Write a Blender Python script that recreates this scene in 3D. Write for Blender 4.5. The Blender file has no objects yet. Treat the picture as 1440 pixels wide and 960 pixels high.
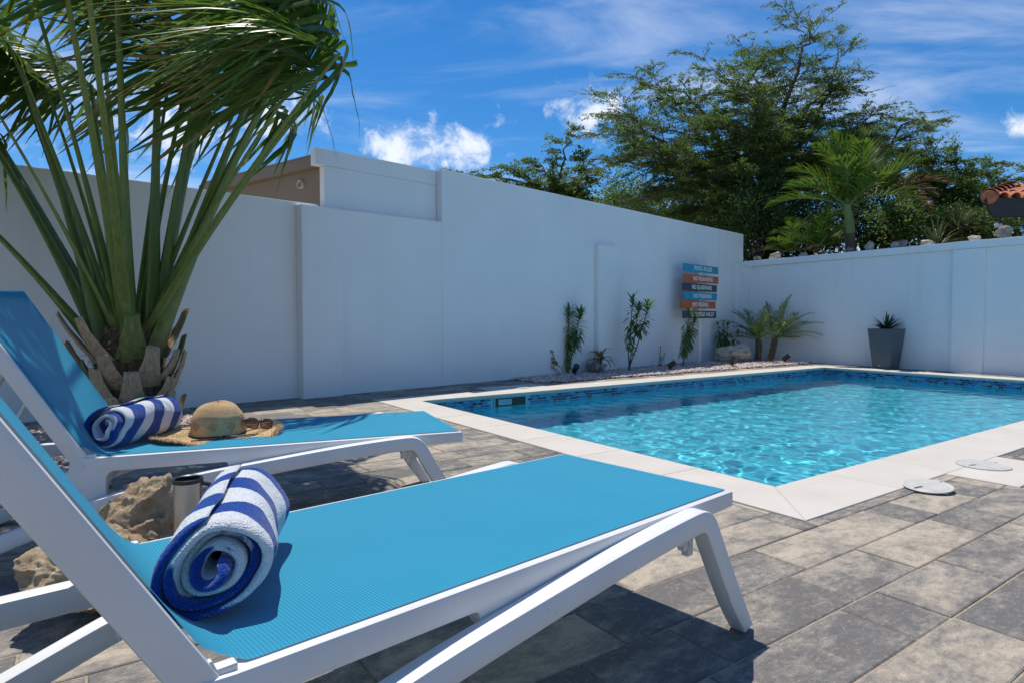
import bpy, bmesh, math, random
import numpy as np
from mathutils import Vector, Matrix
R = math.radians
scene = bpy.context.scene
col = scene.collection
rng = np.random.default_rng(7)
random.seed(7)

# ------------------------------------------------------------------ camera
cam_d = bpy.data.cameras.new('camera')
cam_d.sensor_width = 36.0
cam_d.lens = 870.0 / 1440.0 * 36.0
cam_d.clip_start = 0.02
cam_d.clip_end = 2000.0
cam = bpy.data.objects.new('camera', cam_d)
col.objects.link(cam)
cam.location = (0, 0, 0.93)
cam.rotation_euler = (R(90) - math.atan(32 / 870.0), 0, 0)
scene.camera = cam

# ------------------------------------------------------------------ light
SUN_EL, SUN_AZ = R(71.0), R(-29.0)          # azimuth measured from +Y towards +X
to_sun = Vector((math.sin(SUN_AZ) * math.cos(SUN_EL), math.cos(SUN_AZ) * math.cos(SUN_EL), math.sin(SUN_EL)))
sun_d = bpy.data.lights.new('sun', 'SUN')
sun_d.energy = 2.7
sun_d.angle = R(0.53)
sun_d.color = (1.0, 0.925, 0.82)
sun = bpy.data.objects.new('sun', sun_d)
col.objects.link(sun)
sun.location = (-5, 8, 20)
sun.rotation_euler = to_sun.to_track_quat('Z', 'Y').to_euler()
sun_d.cycles.is_caustics_light = True

world = bpy.data.worlds.new('World')
scene.world = world
world.use_nodes = True
wn, wl = world.node_tree.nodes, world.node_tree.links
wn.clear()
w_out = wn.new('ShaderNodeOutputWorld')
w_bg = wn.new('ShaderNodeBackground')
w_bg.inputs['Strength'].default_value = 0.09
sky = wn.new('ShaderNodeTexSky')
sky.sky_type = 'NISHITA'
sky.sun_disc = False
sky.sun_elevation = SUN_EL
sky.sun_rotation = SUN_AZ
sky.altitude = 100
sky.air_density = 1.0
sky.dust_density = 0.35
sky.ozone_density = 8.0


def wmath(op, a, b=None, c=None):
    n = wn.new('ShaderNodeMath'); n.operation = op
    for i, x in enumerate((a, b, c)):
        if x is None: continue
        if isinstance(x, (int, float)): n.inputs[i].default_value = x
        else: wl.new(x, n.inputs[i])
    return n.outputs[0]


def wramp(fac, lo, hi):
    n = wn.new('ShaderNodeMapRange'); n.interpolation_type = 'SMOOTHSTEP'
    wl.new(fac, n.inputs[0]); n.inputs[1].default_value = lo; n.inputs[2].default_value = hi
    return n.outputs[0]


w_tc = wn.new('ShaderNodeTexCoord')
w_dir = w_tc.outputs['Generated']
# high thin cloud: noise on the direction projected to a flat layer overhead
w_sep = wn.new('ShaderNodeSeparateXYZ'); wl.new(w_dir, w_sep.inputs[0])
zc = wmath('ADD', wmath('MAXIMUM', w_sep.outputs[2], 0.0), 0.12)
w_cmb = wn.new('ShaderNodeCombineXYZ')
wl.new(wmath('DIVIDE', w_sep.outputs[0], zc), w_cmb.inputs[0])
wl.new(wmath('DIVIDE', w_sep.outputs[1], zc), w_cmb.inputs[1])
w_map = wn.new('ShaderNodeMapping')
w_map.inputs['Rotation'].default_value = (0, 0, R(62))
w_map.inputs['Scale'].default_value = (0.55, 1.5, 1)
w_map.inputs['Location'].default_value = (1.3, 0.4, 0)
wl.new(w_cmb.outputs[0], w_map.inputs[0])
w_n1 = wn.new('ShaderNodeTexNoise'); w_n1.inputs['Scale'].default_value = 1.5; w_n1.inputs['Detail'].default_value = 9
w_n1.inputs['Roughness'].default_value = 0.58; w_n1.inputs['Distortion'].default_value = 0.5
wl.new(w_map.outputs[0], w_n1.inputs['Vector'])
cirrus = wmath('MULTIPLY', wramp(w_n1.outputs['Fac'], 0.44, 0.76), 0.42)
# small fair-weather cumulus low in the sky
w_n2 = wn.new('ShaderNodeTexNoise'); w_n2.inputs['Scale'].default_value = 21; w_n2.inputs['Detail'].default_value = 8
w_n2.inputs['Roughness'].default_value = 0.62; w_n2.inputs['Distortion'].default_value = 0.35
wl.new(w_dir, w_n2.inputs['Vector'])
cum = None
for (px, py, rad) in ((560, 215, .10), (655, 207, .105), (835, 160, .09), (400, 170, .10), (250, 190, .12), (1425, 185, .05), (1900, 250, .2), (-300, 230, .25)):
    d = Vector(((px - 720) / 870, 1.0, (448 - py) / 870)).normalized()
    vm = wn.new('ShaderNodeVectorMath'); vm.operation = 'SUBTRACT'
    wl.new(w_dir, vm.inputs[0]); vm.inputs[1].default_value = d
    vs = wn.new('ShaderNodeVectorMath'); vs.operation = 'MULTIPLY'
    wl.new(vm.outputs[0], vs.inputs[0]); vs.inputs[1].default_value = (1, 1, 1.9)
    vl = wn.new('ShaderNodeVectorMath'); vl.operation = 'LENGTH'
    wl.new(vs.outputs[0], vl.inputs[0])
    blob = wmath('SUBTRACT', 1.0, wmath('DIVIDE', vl.outputs['Value'], rad))
    cum = blob if cum is None else wmath('MAXIMUM', cum, blob)
cumf = wramp(wmath('ADD', wmath('MULTIPLY', wmath('MAXIMUM', cum, -1.0), 0.30), w_n2.outputs['Fac']), 0.56, 0.86)
w_fac = wmath('MAXIMUM', cirrus, wmath('MULTIPLY', cumf, 0.8))
w_hsv = wn.new('ShaderNodeHueSaturation'); w_hsv.inputs['Saturation'].default_value = 1.27
w_hsv.inputs['Value'].default_value = 0.83
wl.new(sky.outputs[0], w_hsv.inputs['Color'])
w_mix = wn.new('ShaderNodeMix'); w_mix.data_type = 'RGBA'
wl.new(w_fac, w_mix.inputs[0]); wl.new(w_hsv.outputs[0], w_mix.inputs[6])
w_mix.inputs[7].default_value = (7.0, 7.2, 7.5, 1)
wl.new(w_mix.outputs[2], w_bg.inputs['Color'])
wl.new(w_bg.outputs[0], w_out.inputs['Surface'])

scene.view_settings.view_transform = 'Standard'
scene.view_settings.look = 'None'
scene.view_settings.exposure = 0.80
scene.view_settings.gamma = 1.0
scene.view_settings.use_curve_mapping = False
cy = scene.cycles
cy.use_denoising = True
cy.max_bounces = 10
cy.diffuse_bounces = 4
cy.glossy_bounces = 4
cy.transmission_bounces = 6
cy.transparent_max_bounces = 12
cy.caustics_reflective = False
cy.caustics_refractive = True
cy.sample_clamp_indirect = 6.0


# ------------------------------------------------------------------ helpers
def tag(o, label=None, cat=None, group=None, kind=None):
    if label: o['label'] = label
    if cat: o['category'] = cat
    if group: o['group'] = group
    if kind: o['kind'] = kind
    return o


def link(o, parent=None):
    col.objects.link(o)
    if parent is not None: o.parent = parent
    return o


def empty(name, loc=(0, 0, 0), rz=0.0):
    o = bpy.data.objects.new(name, None)
    o.empty_display_size = 0.1
    o.location = loc; o.rotation_euler = (0, 0, rz)
    return link(o)


def mesh_np(name, V, F, mats, parent=None, smooth=False, midx=None, attr=None, loc=None, rz=None):
    """V (n,3) array, F (m,3|4) array or list of index tuples"""
    me = bpy.data.meshes.new(name)
    V = np.asarray(V, dtype=np.float32)
    if isinstance(F, np.ndarray):
        m, k = F.shape
        me.vertices.add(len(V)); me.vertices.foreach_set('co', V.ravel())
        me.loops.add(m * k); me.loops.foreach_set('vertex_index', F.astype(np.int32).ravel())
        me.polygons.add(m)
        me.polygons.foreach_set('loop_start', np.arange(0, m * k, k, dtype=np.int32))
        me.polygons.foreach_set('loop_total', np.full(m, k, dtype=np.int32))
        me.update(calc_edges=True)
    else:
        me.from_pydata(V.tolist(), [], [tuple(f) for f in F])
        me.update()
    if not isinstance(mats, (list, tuple)): mats = [mats]
    for m_ in mats: me.materials.append(m_)
    if midx is not None: me.polygons.foreach_set('material_index', np.asarray(midx, dtype=np.int32))
    if smooth: me.polygons.foreach_set('use_smooth', np.ones(len(me.polygons), dtype=bool))
    if attr:
        for an, av in attr.items():
            a = me.attributes.new(an, 'FLOAT', 'POINT'); a.data.foreach_set('value', np.asarray(av, dtype=np.float32))
    o = bpy.data.objects.new(name, me)
    if loc is not None: o.location = loc
    if rz is not None: o.rotation_euler = (0, 0, rz)
    return link(o, parent)


def mesh_bm(name, bm, mat, parent=None, smooth=None, loc=None, rot=None):
    me = bpy.data.meshes.new(name)
    bmesh.ops.recalc_face_normals(bm, faces=bm.faces)
    bm.to_mesh(me); bm.free()
    for m_ in (mat if isinstance(mat, (list, tuple)) else [mat]): me.materials.append(m_)
    if smooth is not None:
        me.polygons.foreach_set('use_smooth', np.ones(len(me.polygons), dtype=bool))
        if smooth < 179: me.set_sharp_from_angle(angle=R(smooth))
    o = bpy.data.objects.new(name, me)
    if loc is not None: o.location = loc
    if rot is not None: o.rotation_euler = rot
    return link(o, parent)


class MB:
    """collects verts and faces of one mesh"""
    def __init__(s): s.V = []; s.F = []; s.A = []
    def add(s, V, F, a=0.0):
        b = len(s.V); s.V += [tuple(p) for p in V]; s.F += [tuple(i + b for i in f) for f in F]
        s.A += ([a] * len(V)) if np.isscalar(a) else list(a)
    def box(s, c, size, M=None, a=0.0):
        x, y, z = (q / 2 for q in size)
        P = [Vector(p) for p in ((-x, -y, -z), (x, -y, -z), (x, y, -z), (-x, y, -z), (-x, -y, z), (x, -y, z), (x, y, z), (-x, y, z))]
        if M is not None: P = [M @ p for p in P]
        c = Vector(c)
        s.add([p + c for p in P], [(0, 3, 2, 1), (4, 5, 6, 7), (0, 1, 5, 4), (1, 2, 6, 5), (2, 3, 7, 6), (3, 0, 4, 7)], a)
    def tube(s, pts, rad, n=8, cap=True, a=0.0, flat=1.0, upv=(0, 0, 1)):
        pts = [Vector(p) for p in pts]
        m = len(pts)
        rad = [rad] * m if np.isscalar(rad) else list(rad)
        V = []; A = []
        prev = None
        for i, p in enumerate(pts):
            t = (pts[min(i + 1, m - 1)] - pts[max(i - 1, 0)])
            if t.length < 1e-9: t = Vector((0, 0, 1))
            t.normalize()
            if prev is None:
                up = Vector(upv)
                if abs(t.dot(up)) > 0.95: up = Vector((1, 0, 0)) if abs(t.x) < 0.9 else Vector((0, 1, 0))
                e1 = t.cross(up).normalized()
            else:
                e1 = (prev - t * prev.dot(t)).normalized()
            prev = e1
            e2 = e1.cross(t)
            for k in range(n):
                an = 2 * math.pi * k / n
                V.append(p + e1 * (math.cos(an) * rad[i]) + e2 * (math.sin(an) * rad[i] * flat))
                A.append(a if np.isscalar(a) else a[i])
        F = []
        for i in range(m - 1):
            for k in range(n):
                F.append((i * n + k, i * n + (k + 1) % n, (i + 1) * n + (k + 1) % n, (i + 1) * n + k))
        if cap:
            F.append(tuple(range(n - 1, -1, -1))); F.append(tuple((m - 1) * n + k for k in range(n)))
        s.add(V, F, A)
    def lathe(s, prof, n=24, c=(0, 0, 0), cap=False, a=0.0):
        V = []; F = []
        for (r, z) in prof:
            for k in range(n):
                an = 2 * math.pi * k / n
                V.append((c[0] + r * math.cos(an), c[1] + r * math.sin(an), c[2] + z))
        for i in range(len(prof) - 1):
            for k in range(n):
                F.append((i * n + k, i * n + (k + 1) % n, (i + 1) * n + (k + 1) % n, (i + 1) * n + k))
        if cap:
            F.append(tuple(range(n - 1, -1, -1))); F.append(tuple((len(prof) - 1) * n + k for k in range(n)))
        s.add(V, F, a)
    def build(s, name, mat, parent=None, smooth=None, loc=None, rz=None, attr=None):
        o = mesh_np(name, s.V, s.F, mat, parent, False, None, {attr: s.A} if attr else None, loc, rz)
        if smooth is not None:
            me = o.data
            me.polygons.foreach_set('use_smooth', np.ones(len(me.polygons), dtype=bool))
            if smooth < 179: me.set_sharp_from_angle(angle=R(smooth))
        return o


def slab(name, outline, y0, y1, mat, parent=None, bevel=0.005, smooth=40, seg=2, M=None):
    """2D outline in local x,z extruded along y with rounded edges"""
    bm = bmesh.new()
    a = [bm.verts.new((x, y0, z)) for x, z in outline]
    f = bm.faces.new(a)
    r = bmesh.ops.extrude_face_region(bm, geom=[f])
    nv = [g for g in r['geom'] if isinstance(g, bmesh.types.BMVert)]
    bmesh.ops.translate(bm, verts=nv, vec=(0, y1 - y0, 0))
    bmesh.ops.recalc_face_normals(bm, faces=bm.faces)
    if bevel > 0:
        es = [e for e in bm.edges if abs(e.verts[0].co.y - e.verts[1].co.y) < 1e-6]
        es += [e for e in bm.edges if abs(e.verts[0].co.y - e.verts[1].co.y) > 1e-6 and e.calc_face_angle(0) > R(50)]
        bmesh.ops.bevel(bm, geom=es, offset=bevel, segments=seg, affect='EDGES', profile=0.5, clamp_overlap=True)
    if M is not None: bmesh.ops.transform(bm, matrix=M, verts=bm.verts)
    return mesh_bm(name, bm, mat, parent, smooth)


def rbox(name, size, mat, parent=None, bevel=0.004, loc=None, rot=None, seg=2, smooth=40, taper=None):
    bm = bmesh.new()
    bmesh.ops.create_cube(bm, size=1.0)
    for v_ in bm.verts:
        k = 1.0
        if taper and v_.co.z < 0: k = taper
        v_.co = Vector((v_.co.x * size[0] * k, v_.co.y * size[1] * k, v_.co.z * size[2]))
    if bevel > 0: bmesh.ops.bevel(bm, geom=bm.edges[:], offset=bevel, segments=seg, affect='EDGES', profile=0.5)
    return mesh_bm(name, bm, mat, parent, smooth, loc, rot)


# ------------------------------------------------------------------ materials
class NT:
    def __init__(s, name):
        s.m = bpy.data.materials.new(name); s.m.use_nodes = True
        s.n, s.l = s.m.node_tree.nodes, s.m.node_tree.links
        s.b = s.n['Principled BSDF']; s.out = s.n['Material Output']
        s._tc = None
    def tc(s, what='Object'):
        if s._tc is None: s._tc = s.n.new('ShaderNodeTexCoord')
        return s._tc.outputs[what]
    def geo(s, what='Position'):
        return s.n.new('ShaderNodeNewGeometry').outputs[what]
    def set(s, i, v_):
        if hasattr(v_, 'is_linked') or isinstance(v_, bpy.types.NodeSocket): s.l.new(v_, s.b.inputs[i])
        else: s.b.inputs[i].default_value = v_
    def noise(s, scale, detail=4, rough=0.55, vec=None, dist=0.0, out='Fac'):
        n = s.n.new('ShaderNodeTexNoise'); n.inputs['Scale'].default_value = scale
        n.inputs['Detail'].default_value = detail; n.inputs['Roughness'].default_value = rough
        n.inputs['Distortion'].default_value = dist
        s.l.new(vec if vec is not None else s.tc(), n.inputs['Vector'])
        return n.outputs[out]
    def voro(s, scale, vec=None, feature='F1', out='Distance'):
        n = s.n.new('ShaderNodeTexVoronoi'); n.feature = feature; n.inputs['Scale'].default_value = scale
        s.l.new(vec if vec is not None else s.tc(), n.inputs['Vector'])
        return n.outputs[out]
    def mapping(s, vec, scale=(1, 1, 1), rot=(0, 0, 0), loc=(0, 0, 0)):
        n = s.n.new('ShaderNodeMapping'); s.l.new(vec, n.inputs[0])
        n.inputs['Scale'].default_value = scale; n.inputs['Rotation'].default_value = rot; n.inputs['Location'].default_value = loc
        return n.outputs[0]
    def math(s, op, a, b=None, c=None):
        n = s.n.new('ShaderNodeMath'); n.operation = op
        for i, x in enumerate((a, b, c)):
            if x is None: continue
            if isinstance(x, (int, float)): n.inputs[i].default_value = x
            else: s.l.new(x, n.inputs[i])
        return n.outputs[0]
    def vmath(s, op, a, b=None):
        n = s.n.new('ShaderNodeVectorMath'); n.operation = op
        for i, x in enumerate((a, b)):
            if x is None: continue
            if isinstance(x, (tuple, list)): n.inputs[i].default_value = x
            else: s.l.new(x, n.inputs[i])
        return n.outputs[0]
    def step(s, fac, lo, hi):
        n = s.n.new('ShaderNodeMapRange'); n.interpolation_type = 'SMOOTHSTEP'
        s.l.new(fac, n.inputs[0]); n.inputs[1].default_value = lo; n.inputs[2].default_value = hi
        return n.outputs[0]
    def ramp(s, fac, stops):
        n = s.n.new('ShaderNodeValToRGB'); s.l.new(fac, n.inputs[0])
        el = n.color_ramp.elements
        while len(el) < len(stops): el.new(0.5)
        for e, (p, c) in zip(el, stops): e.position = p; e.color = (*c, 1)
        return n.outputs[0]
    def mix(s, fac, a, b, mode='MIX'):
        n = s.n.new('ShaderNodeMix'); n.data_type = 'RGBA'; n.blend_type = mode
        for i, x in ((0, fac), (6, a), (7, b)):
            if isinstance(x, bpy.types.NodeSocket): s.l.new(x, n.inputs[i])
            elif i == 0: n.inputs[0].default_value = x
            else: n.inputs[i].default_value = (*x, 1)
        return n.outputs[2]
    def attr(s, name, out='Fac'):
        n = s.n.new('ShaderNodeAttribute'); n.attribute_name = name; return n.outputs[out]
    def rand(s):
        return s.n.new('ShaderNodeObjectInfo').outputs['Random']
    def bump(s, h, strength=0.3, dist=0.01, prev=None):
        n = s.n.new('ShaderNodeBump'); n.inputs['Strength'].default_value = strength; n.inputs['Distance'].default_value = dist
        s.l.new(h, n.inputs['Height'])
        if prev is not None: s.l.new(prev, n.inputs['Normal'])
        s.l.new(n.outputs[0], s.b.inputs['Normal'])
        return n.outputs[0]


def simple(name, c, rough=0.6, var=0.12, scale=8, bump=0.0, bscale=60, metal=0.0, spec=0.5):
    t = NT(name)
    f = t.noise(scale, 5, 0.6)
    lo = tuple(x * (1 - var) for x in c); hi = tuple(min(1, x * (1 + var)) for x in c)
    t.set('Base Color', t.ramp(f, [(0.3, lo), (0.7, hi)]))
    t.set('Roughness', rough); t.set('Metallic', metal); t.set('Specular IOR Level', spec)
    if bump: t.bump(t.noise(bscale, 4), bump, 0.01)
    return t.m


def mat_plaster(name, c, streak=0.2):
    t = NT(name)
    p = t.geo()
    f = t.noise(0.9, 6, 0.6, p)
    st = t.noise(1.0, 5, 0.6, t.mapping(p, (3.5, 3.5, 0.28)))
    base = t.ramp(f, [(0.3, tuple(x * 0.93 for x in c)), (0.7, c)])
    base = t.mix(t.math('MULTIPLY', t.step(st, 0.52, 0.75), streak), base, tuple(x * 0.68 for x in c))
    sp = t.step(t.noise(26, 3, 0.7, p), 0.70, 0.78)
    base = t.mix(t.math('MULTIPLY', sp, 0.18), base, (0.30, 0.27, 0.23))
    t.set('Base Color', base); t.set('Roughness', 0.85); t.set('Specular IOR Level', 0.25)
    b1 = t.bump(t.noise(3.0, 4, 0.5, p), 0.25, 0.02)
    t.bump(t.noise(90, 3, 0.6, p), 0.12, 0.004, b1)
    return t.m


def mat_paver():
    t = NT('concrete_paver')
    r = t.rand()
    off = t.n.new('ShaderNodeCombineXYZ'); t.l.new(t.math('MULTIPLY', r, 37.0), off.inputs[0]); t.l.new(t.math('MULTIPLY', r, 91.0), off.inputs[1])
    p = t.vmath('ADD', t.geo(), off.outputs[0])
    pr = t.mapping(p, (1, 1, 1), (0, 0, R(-34.7)))            # x along the rows
    pm = t.mapping(pr, (1.5, 2.6, 1))
    big = t.noise(1.7, 9, 0.72, pm, 0.5)
    mid = t.noise(9.0, 9, 0.80, pm, 0.25)
    fine = t.noise(170, 3, 0.8, p)
    f = t.math('ADD', t.math('MULTIPLY', t.math('ADD', big, 0.015), 0.54), t.math('MULTIPLY', mid, 0.46))
    f = t.math('ADD', f, t.math('MULTIPLY', t.math('SUBTRACT', r, 0.5), 0.125))
    c = t.ramp(f, [(0.43, (0.135, 0.13, 0.127)), (0.49, (0.215, 0.202, 0.182)), (0.53, (0.30, 0.268, 0.222)), (0.62, (0.47, 0.405, 0.315))])
    fl = t.noise(34, 8, 0.9, t.mapping(pr, (1.0, 1.7, 1)), 0.3)
    c = t.mix(t.math('MULTIPLY', t.step(fl, 0.54, 0.60), 0.45), c, (0.46, 0.40, 0.32))
    c = t.mix(t.math('MULTIPLY', t.math('SUBTRACT', 1.0, t.step(fl, 0.38, 0.44)), 0.45), c, (0.095, 0.092, 0.092))
    c = t.mix(t.math('MULTIPLY', t.step(fine, 0.45, 0.68), 0.34), c, (0.07, 0.068, 0.066))
    wht = t.step(t.noise(31, 3, 0.75, p), 0.72, 0.78)
    c = t.mix(t.math('MULTIPLY', wht, 0.5), c, (0.55, 0.52, 0.48))
    t.set('Base Color', c); t.set('Roughness', 0.82); t.set('Specular IOR Level', 0.3)
    b = t.bump(t.noise(160, 3, 0.7, p), 0.5, 0.004)
    t.bump(t.noise(18, 5, 0.6, p), 0.4, 0.008, b)
    return t.m


def mat_coping():
    t = NT('cream_coping_stone')
    p = t.geo()
    f = t.noise(2.6, 6, 0.6, p)
    c = t.ramp(f, [(0.3, (0.51, 0.475, 0.42)), (0.7, (0.58, 0.55, 0.50))])
    c = t.mix(t.math('MULTIPLY', t.rand(), 0.35), c, (0.48, 0.455, 0.41))
    st = t.step(t.noise(5.0, 7, 0.7, p, 0.8), 0.60, 0.72)
    c = t.mix(t.math('MULTIPLY', st, 0.45), c, (0.55, 0.43, 0.30))
    pit = t.step(t.noise(120, 2, 0.6, p), 0.68, 0.74)
    c = t.mix(t.math('MULTIPLY', pit, 0.35), c, (0.42, 0.36, 0.29))
    t.set('Base Color', c); t.set('Roughness', 0.75); t.set('Specular IOR Level', 0.3)
    t.bump(t.noise(70, 4, 0.65, p), 0.25, 0.004)
    return t.m


def mat_water():
    t = NT('pool_water')
    g = t.n.new('ShaderNodeBsdfGlass'); g.inputs['IOR'].default_value = 1.33; g.inputs['Roughness'].default_value = 0.0
    g.inputs['Color'].default_value = (0.93, 0.99, 1.0, 1)
    t.l.new(g.outputs[0], t.out.inputs['Surface'])
    return t.m


def mat_pool():
    t = NT('blue_pool_plaster')
    p = t.geo()
    f = t.noise(7, 6, 0.7, p)
    t.set('Base Color', t.ramp(f, [(0.3, (0.055, 0.54, 0.72)), (0.7, (0.095, 0.66, 0.83))]))
    t.set('Roughness', 0.7)
    return t.m


def mat_sling():
    t = NT('woven_blue_sling')
    uv = t.tc('UV')
    w1 = t.n.new('ShaderNodeTexWave'); w1.wave_type = 'BANDS'; w1.bands_direction = 'X'; w1.inputs['Scale'].default_value = 46.0
    w2 = t.n.new('ShaderNodeTexWave'); w2.wave_type = 'BANDS'; w2.bands_direction = 'Y'; w2.inputs['Scale'].default_value = 46.0
    t.l.new(uv, w1.inputs[0]); t.l.new(uv, w2.inputs[0])
    h = t.math('MULTIPLY', w1.outputs['Fac'], w2.outputs['Fac'])
    n = t.noise(3.0, 4, 0.6, uv)
    n2 = t.noise(160, 2, 0.6, t.mapping(uv, (0.06, 1, 1)))
    c = t.ramp(n, [(0.3, (0.018, 0.265, 0.42)), (0.7, (0.026, 0.30, 0.46))])
    c = t.mix(t.math('MULTIPLY', h, 1.0), t.mix(0.45, c, (0.004, 0.15, 0.30)), (0.06, 0.42, 0.60))
    c = t.mix(t.math('MULTIPLY', t.step(n2, 0.45, 0.75), 0.15), c, (0.015, 0.23, 0.40))
    t.set('Base Color', c); t.set('Roughness', 0.7); t.set('Specular IOR Level', 0.15)
    t.bump(h, 0.6, 0.0012)
    tr = t.n.new('ShaderNodeBsdfTranslucent'); tr.inputs[0].default_value = (0.6, 0.75, 0.8, 1)
    mx = t.n.new('ShaderNodeMixShader'); mx.inputs[0].default_value = 0.14
    t.l.new(t.b.outputs[0], mx.inputs[1]); t.l.new(tr.outputs[0], mx.inputs[2])
    t.l.new(mx.outputs[0], t.out.inputs['Surface'])
    return t.m


def mat_white_plastic():
    t = NT('white_resin')
    p = t.tc()
    c = t.ramp(t.noise(4, 5, 0.6, p), [(0.3, (0.64, 0.645, 0.64)), (0.7, (0.72, 0.725, 0.72))])
    sp = t.step(t.noise(75, 2, 0.6, p), 0.74, 0.78)
    c = t.mix(t.math('MULTIPLY', sp, 0.6), c, (0.30, 0.27, 0.24))
    st = t.step(t.noise(9, 6, 0.75, p, 1.0), 0.64, 0.75)
    c = t.mix(t.math('MULTIPLY', st, 0.22), c, (0.48, 0.43, 0.37))
    t.set('Base Color', c); t.set('Roughness', t.math('ADD', 0.32, t.math('MULTIPLY', t.noise(14, 4, 0.6, p), 0.25)))
    t.bump(t.noise(420, 2, 0.5, p), 0.06, 0.001)
    return t.m


def mat_towel():
    t = NT('striped_terry')
    u, v = t.attr('tu'), t.attr('tv')
    s = t.math('ADD', t.math('MULTIPLY', v, 1.0), t.math('MULTIPLY', u, 0.26))
    wob = t.math('MULTIPLY', t.math('SUBTRACT', t.noise(8, 2, 0.5), 0.5), 0.075)
    s = t.math('ADD', s, wob)
    fr = t.math('FRACT', t.math('DIVIDE', s, 0.150))
    edge = t.math('MULTIPLY', t.math('SUBTRACT', t.noise(260, 2, 0.6), 0.5), 0.04)
    blue = t.step(t.math('ABSOLUTE', t.math('SUBTRACT', t.math('ADD', fr, edge), 0.5)), 0.235, 0.265)
    fz = t.noise(210, 4, 0.8)
    cw = t.ramp(fz, [(0.3, (0.64, 0.67, 0.71)), (0.7, (0.76, 0.78, 0.80))])
    cb = t.ramp(fz, [(0.3, (0.003, 0.030, 0.22)), (0.7, (0.007, 0.075, 0.38))])
    t.set('Base Color', t.mix(blue, cw, cb)); t.set('Roughness', 0.95); t.set('Specular IOR Level', 0.1)
    t.set('Sheen Weight', 0.35); t.set('Sheen Roughness', 0.4)
    b = t.bump(t.voro(300), 0.7, 0.004)
    t.bump(t.noise(40, 5, 0.7), 0.7, 0.010, b)
    return t.m


def mat_rock(name, c1, c2, c3, sc=1.0):
    t = NT(name)
    p = t.tc()
    f = t.noise(9 * sc, 8, 0.7, p, 0.5)
    c = t.ramp(f, [(0.3, c1), (0.5, c2), (0.68, c3)])
    pit = t.step(t.voro(34 * sc, t.vmath('ADD', p, t.noise(14 * sc, 3, 0.6, p, 0, 'Color'))), 0.05, 0.22)
    c = t.mix(t.math('MULTIPLY', t.math('SUBTRACT', 1.0, pit), 0.4), c, tuple(x * 0.35 for x in c1))
    t.set('Base Color', c); t.set('Roughness', 0.92); t.set('Specular IOR Level', 0.2)
    b = t.bump(t.noise(22 * sc, 8, 0.75, p, 0.4), 1.0, 0.03)
    t.bump(pit, 0.6, 0.012, b)
    return t.m


def mat_leaf(name, dark, light, tip=None, trans=0.25, rough=0.45):
    """foliage: colour varies per leaf (attribute lr) and along the leaf (attribute lt)"""
    t = NT(name)
    r = t.attr('lr')
    c = t.ramp(r, [(0.0, dark), (1.0, light)])
    if tip is not None:
        k = t.step(t.math('ADD', t.attr('lt'), t.math('MULTIPLY', t.math('SUBTRACT', r, 0.5), 0.5)), 0.80, 1.12)
        c = t.mix(k, c, tip)
    t.set('Base Color', c); t.set('Roughness', rough); t.set('Specular IOR Level', 0.4)
    tl = t.n.new('ShaderNodeBsdfTranslucent')
    t.l.new(t.mix(0.5, c, tuple(min(1, x * 2.0) for x in light)), tl.inputs[0])
    mx = t.n.new('ShaderNodeMixShader'); mx.inputs[0].default_value = trans
    t.l.new(t.b.outputs[0], mx.inputs[1]); t.l.new(tl.outputs[0], mx.inputs[2])
    t.l.new(mx.outputs[0], t.out.inputs['Surface'])
    return t.m


def mat_fibre(name, c1, c2, c3, sc=(40, 40, 4)):
    t = NT(name)
    p = t.mapping(t.tc(), sc)
    f = t.noise(1.0, 6, 0.7, p)
    t.set('Base Color', t.ramp(f, [(0.3, c1), (0.5, c2), (0.7, c3)])); t.set('Roughness', 0.9); t.set('Specular IOR Level', 0.2)
    t.bump(f, 0.8, 0.01)
    return t.m


M = {}
M['wall'] = mat_plaster('white_wall_paint', (0.85, 0.875, 0.88))
M['brown_wall'] = mat_plaster('brown_wall_paint', (0.27, 0.215, 0.165))
M['paver'] = mat_paver()
M['coping'] = mat_coping()
M['water'] = mat_water()
M['pool'] = mat_pool()
M['sling'] = mat_sling()
M['resin'] = mat_white_plastic()
M['towel'] = mat_towel()
M['sand'] = simple('joint_sand', (0.38, 0.32, 0.24), 0.95, 0.25, 40, 0.6, 300)
M['soil'] = simple('dry_soil', (0.16, 0.12, 0.085), 0.95, 0.3, 6, 0.5, 40)
M['tile_navy'] = simple('navy_glass_tile', (0.012, 0.022, 0.10), 0.15, 0.3, 30)
M['tile_blue'] = simple('blue_glass_tile', (0.03, 0.13, 0.38), 0.15, 0.3, 30)
M['tile_sky'] = simple('light_blue_glass_tile', (0.06, 0.27, 0.42), 0.15, 0.25, 30)
M['grout'] = simple('pale_grout', (0.30, 0.44, 0.50), 0.8, 0.1)
M['white'] = simple('white_paint', (0.74, 0.74, 0.72), 0.5, 0.06, 6)
M['lid'] = simple('aged_white_plastic', (0.50, 0.49, 0.45), 0.45, 0.10, 14, 0.1, 60)
M['black'] = simple('black_plastic', (0.02, 0.02, 0.022), 0.4, 0.2)
M['fascia'] = simple('dark_stained_wood', (0.030, 0.036, 0.038), 0.6, 0.25, 5, 0.3, 30)
M['soffit'] = simple('brown_soffit_wood', (0.11, 0.075, 0.05), 0.7, 0.25, 5, 0.3, 30)
M['tile_roof'] = simple('terracotta', (0.40, 0.135, 0.065), 0.8, 0.35, 7, 0.4, 50)
M['pot'] = simple('grey_planter_resin', (0.075, 0.10, 0.12), 0.45, 0.08, 5)
M['sign_blue'] = simple('blue_sign_paint', (0.025, 0.30, 0.46), 0.6, 0.25, 18)
M['sign_orange'] = simple('orange_sign_paint', (0.52, 0.12, 0.03), 0.6, 0.25, 18)
M['sign_grey'] = simple('charcoal_sign_paint', (0.055, 0.068, 0.082), 0.6, 0.25, 18)
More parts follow.
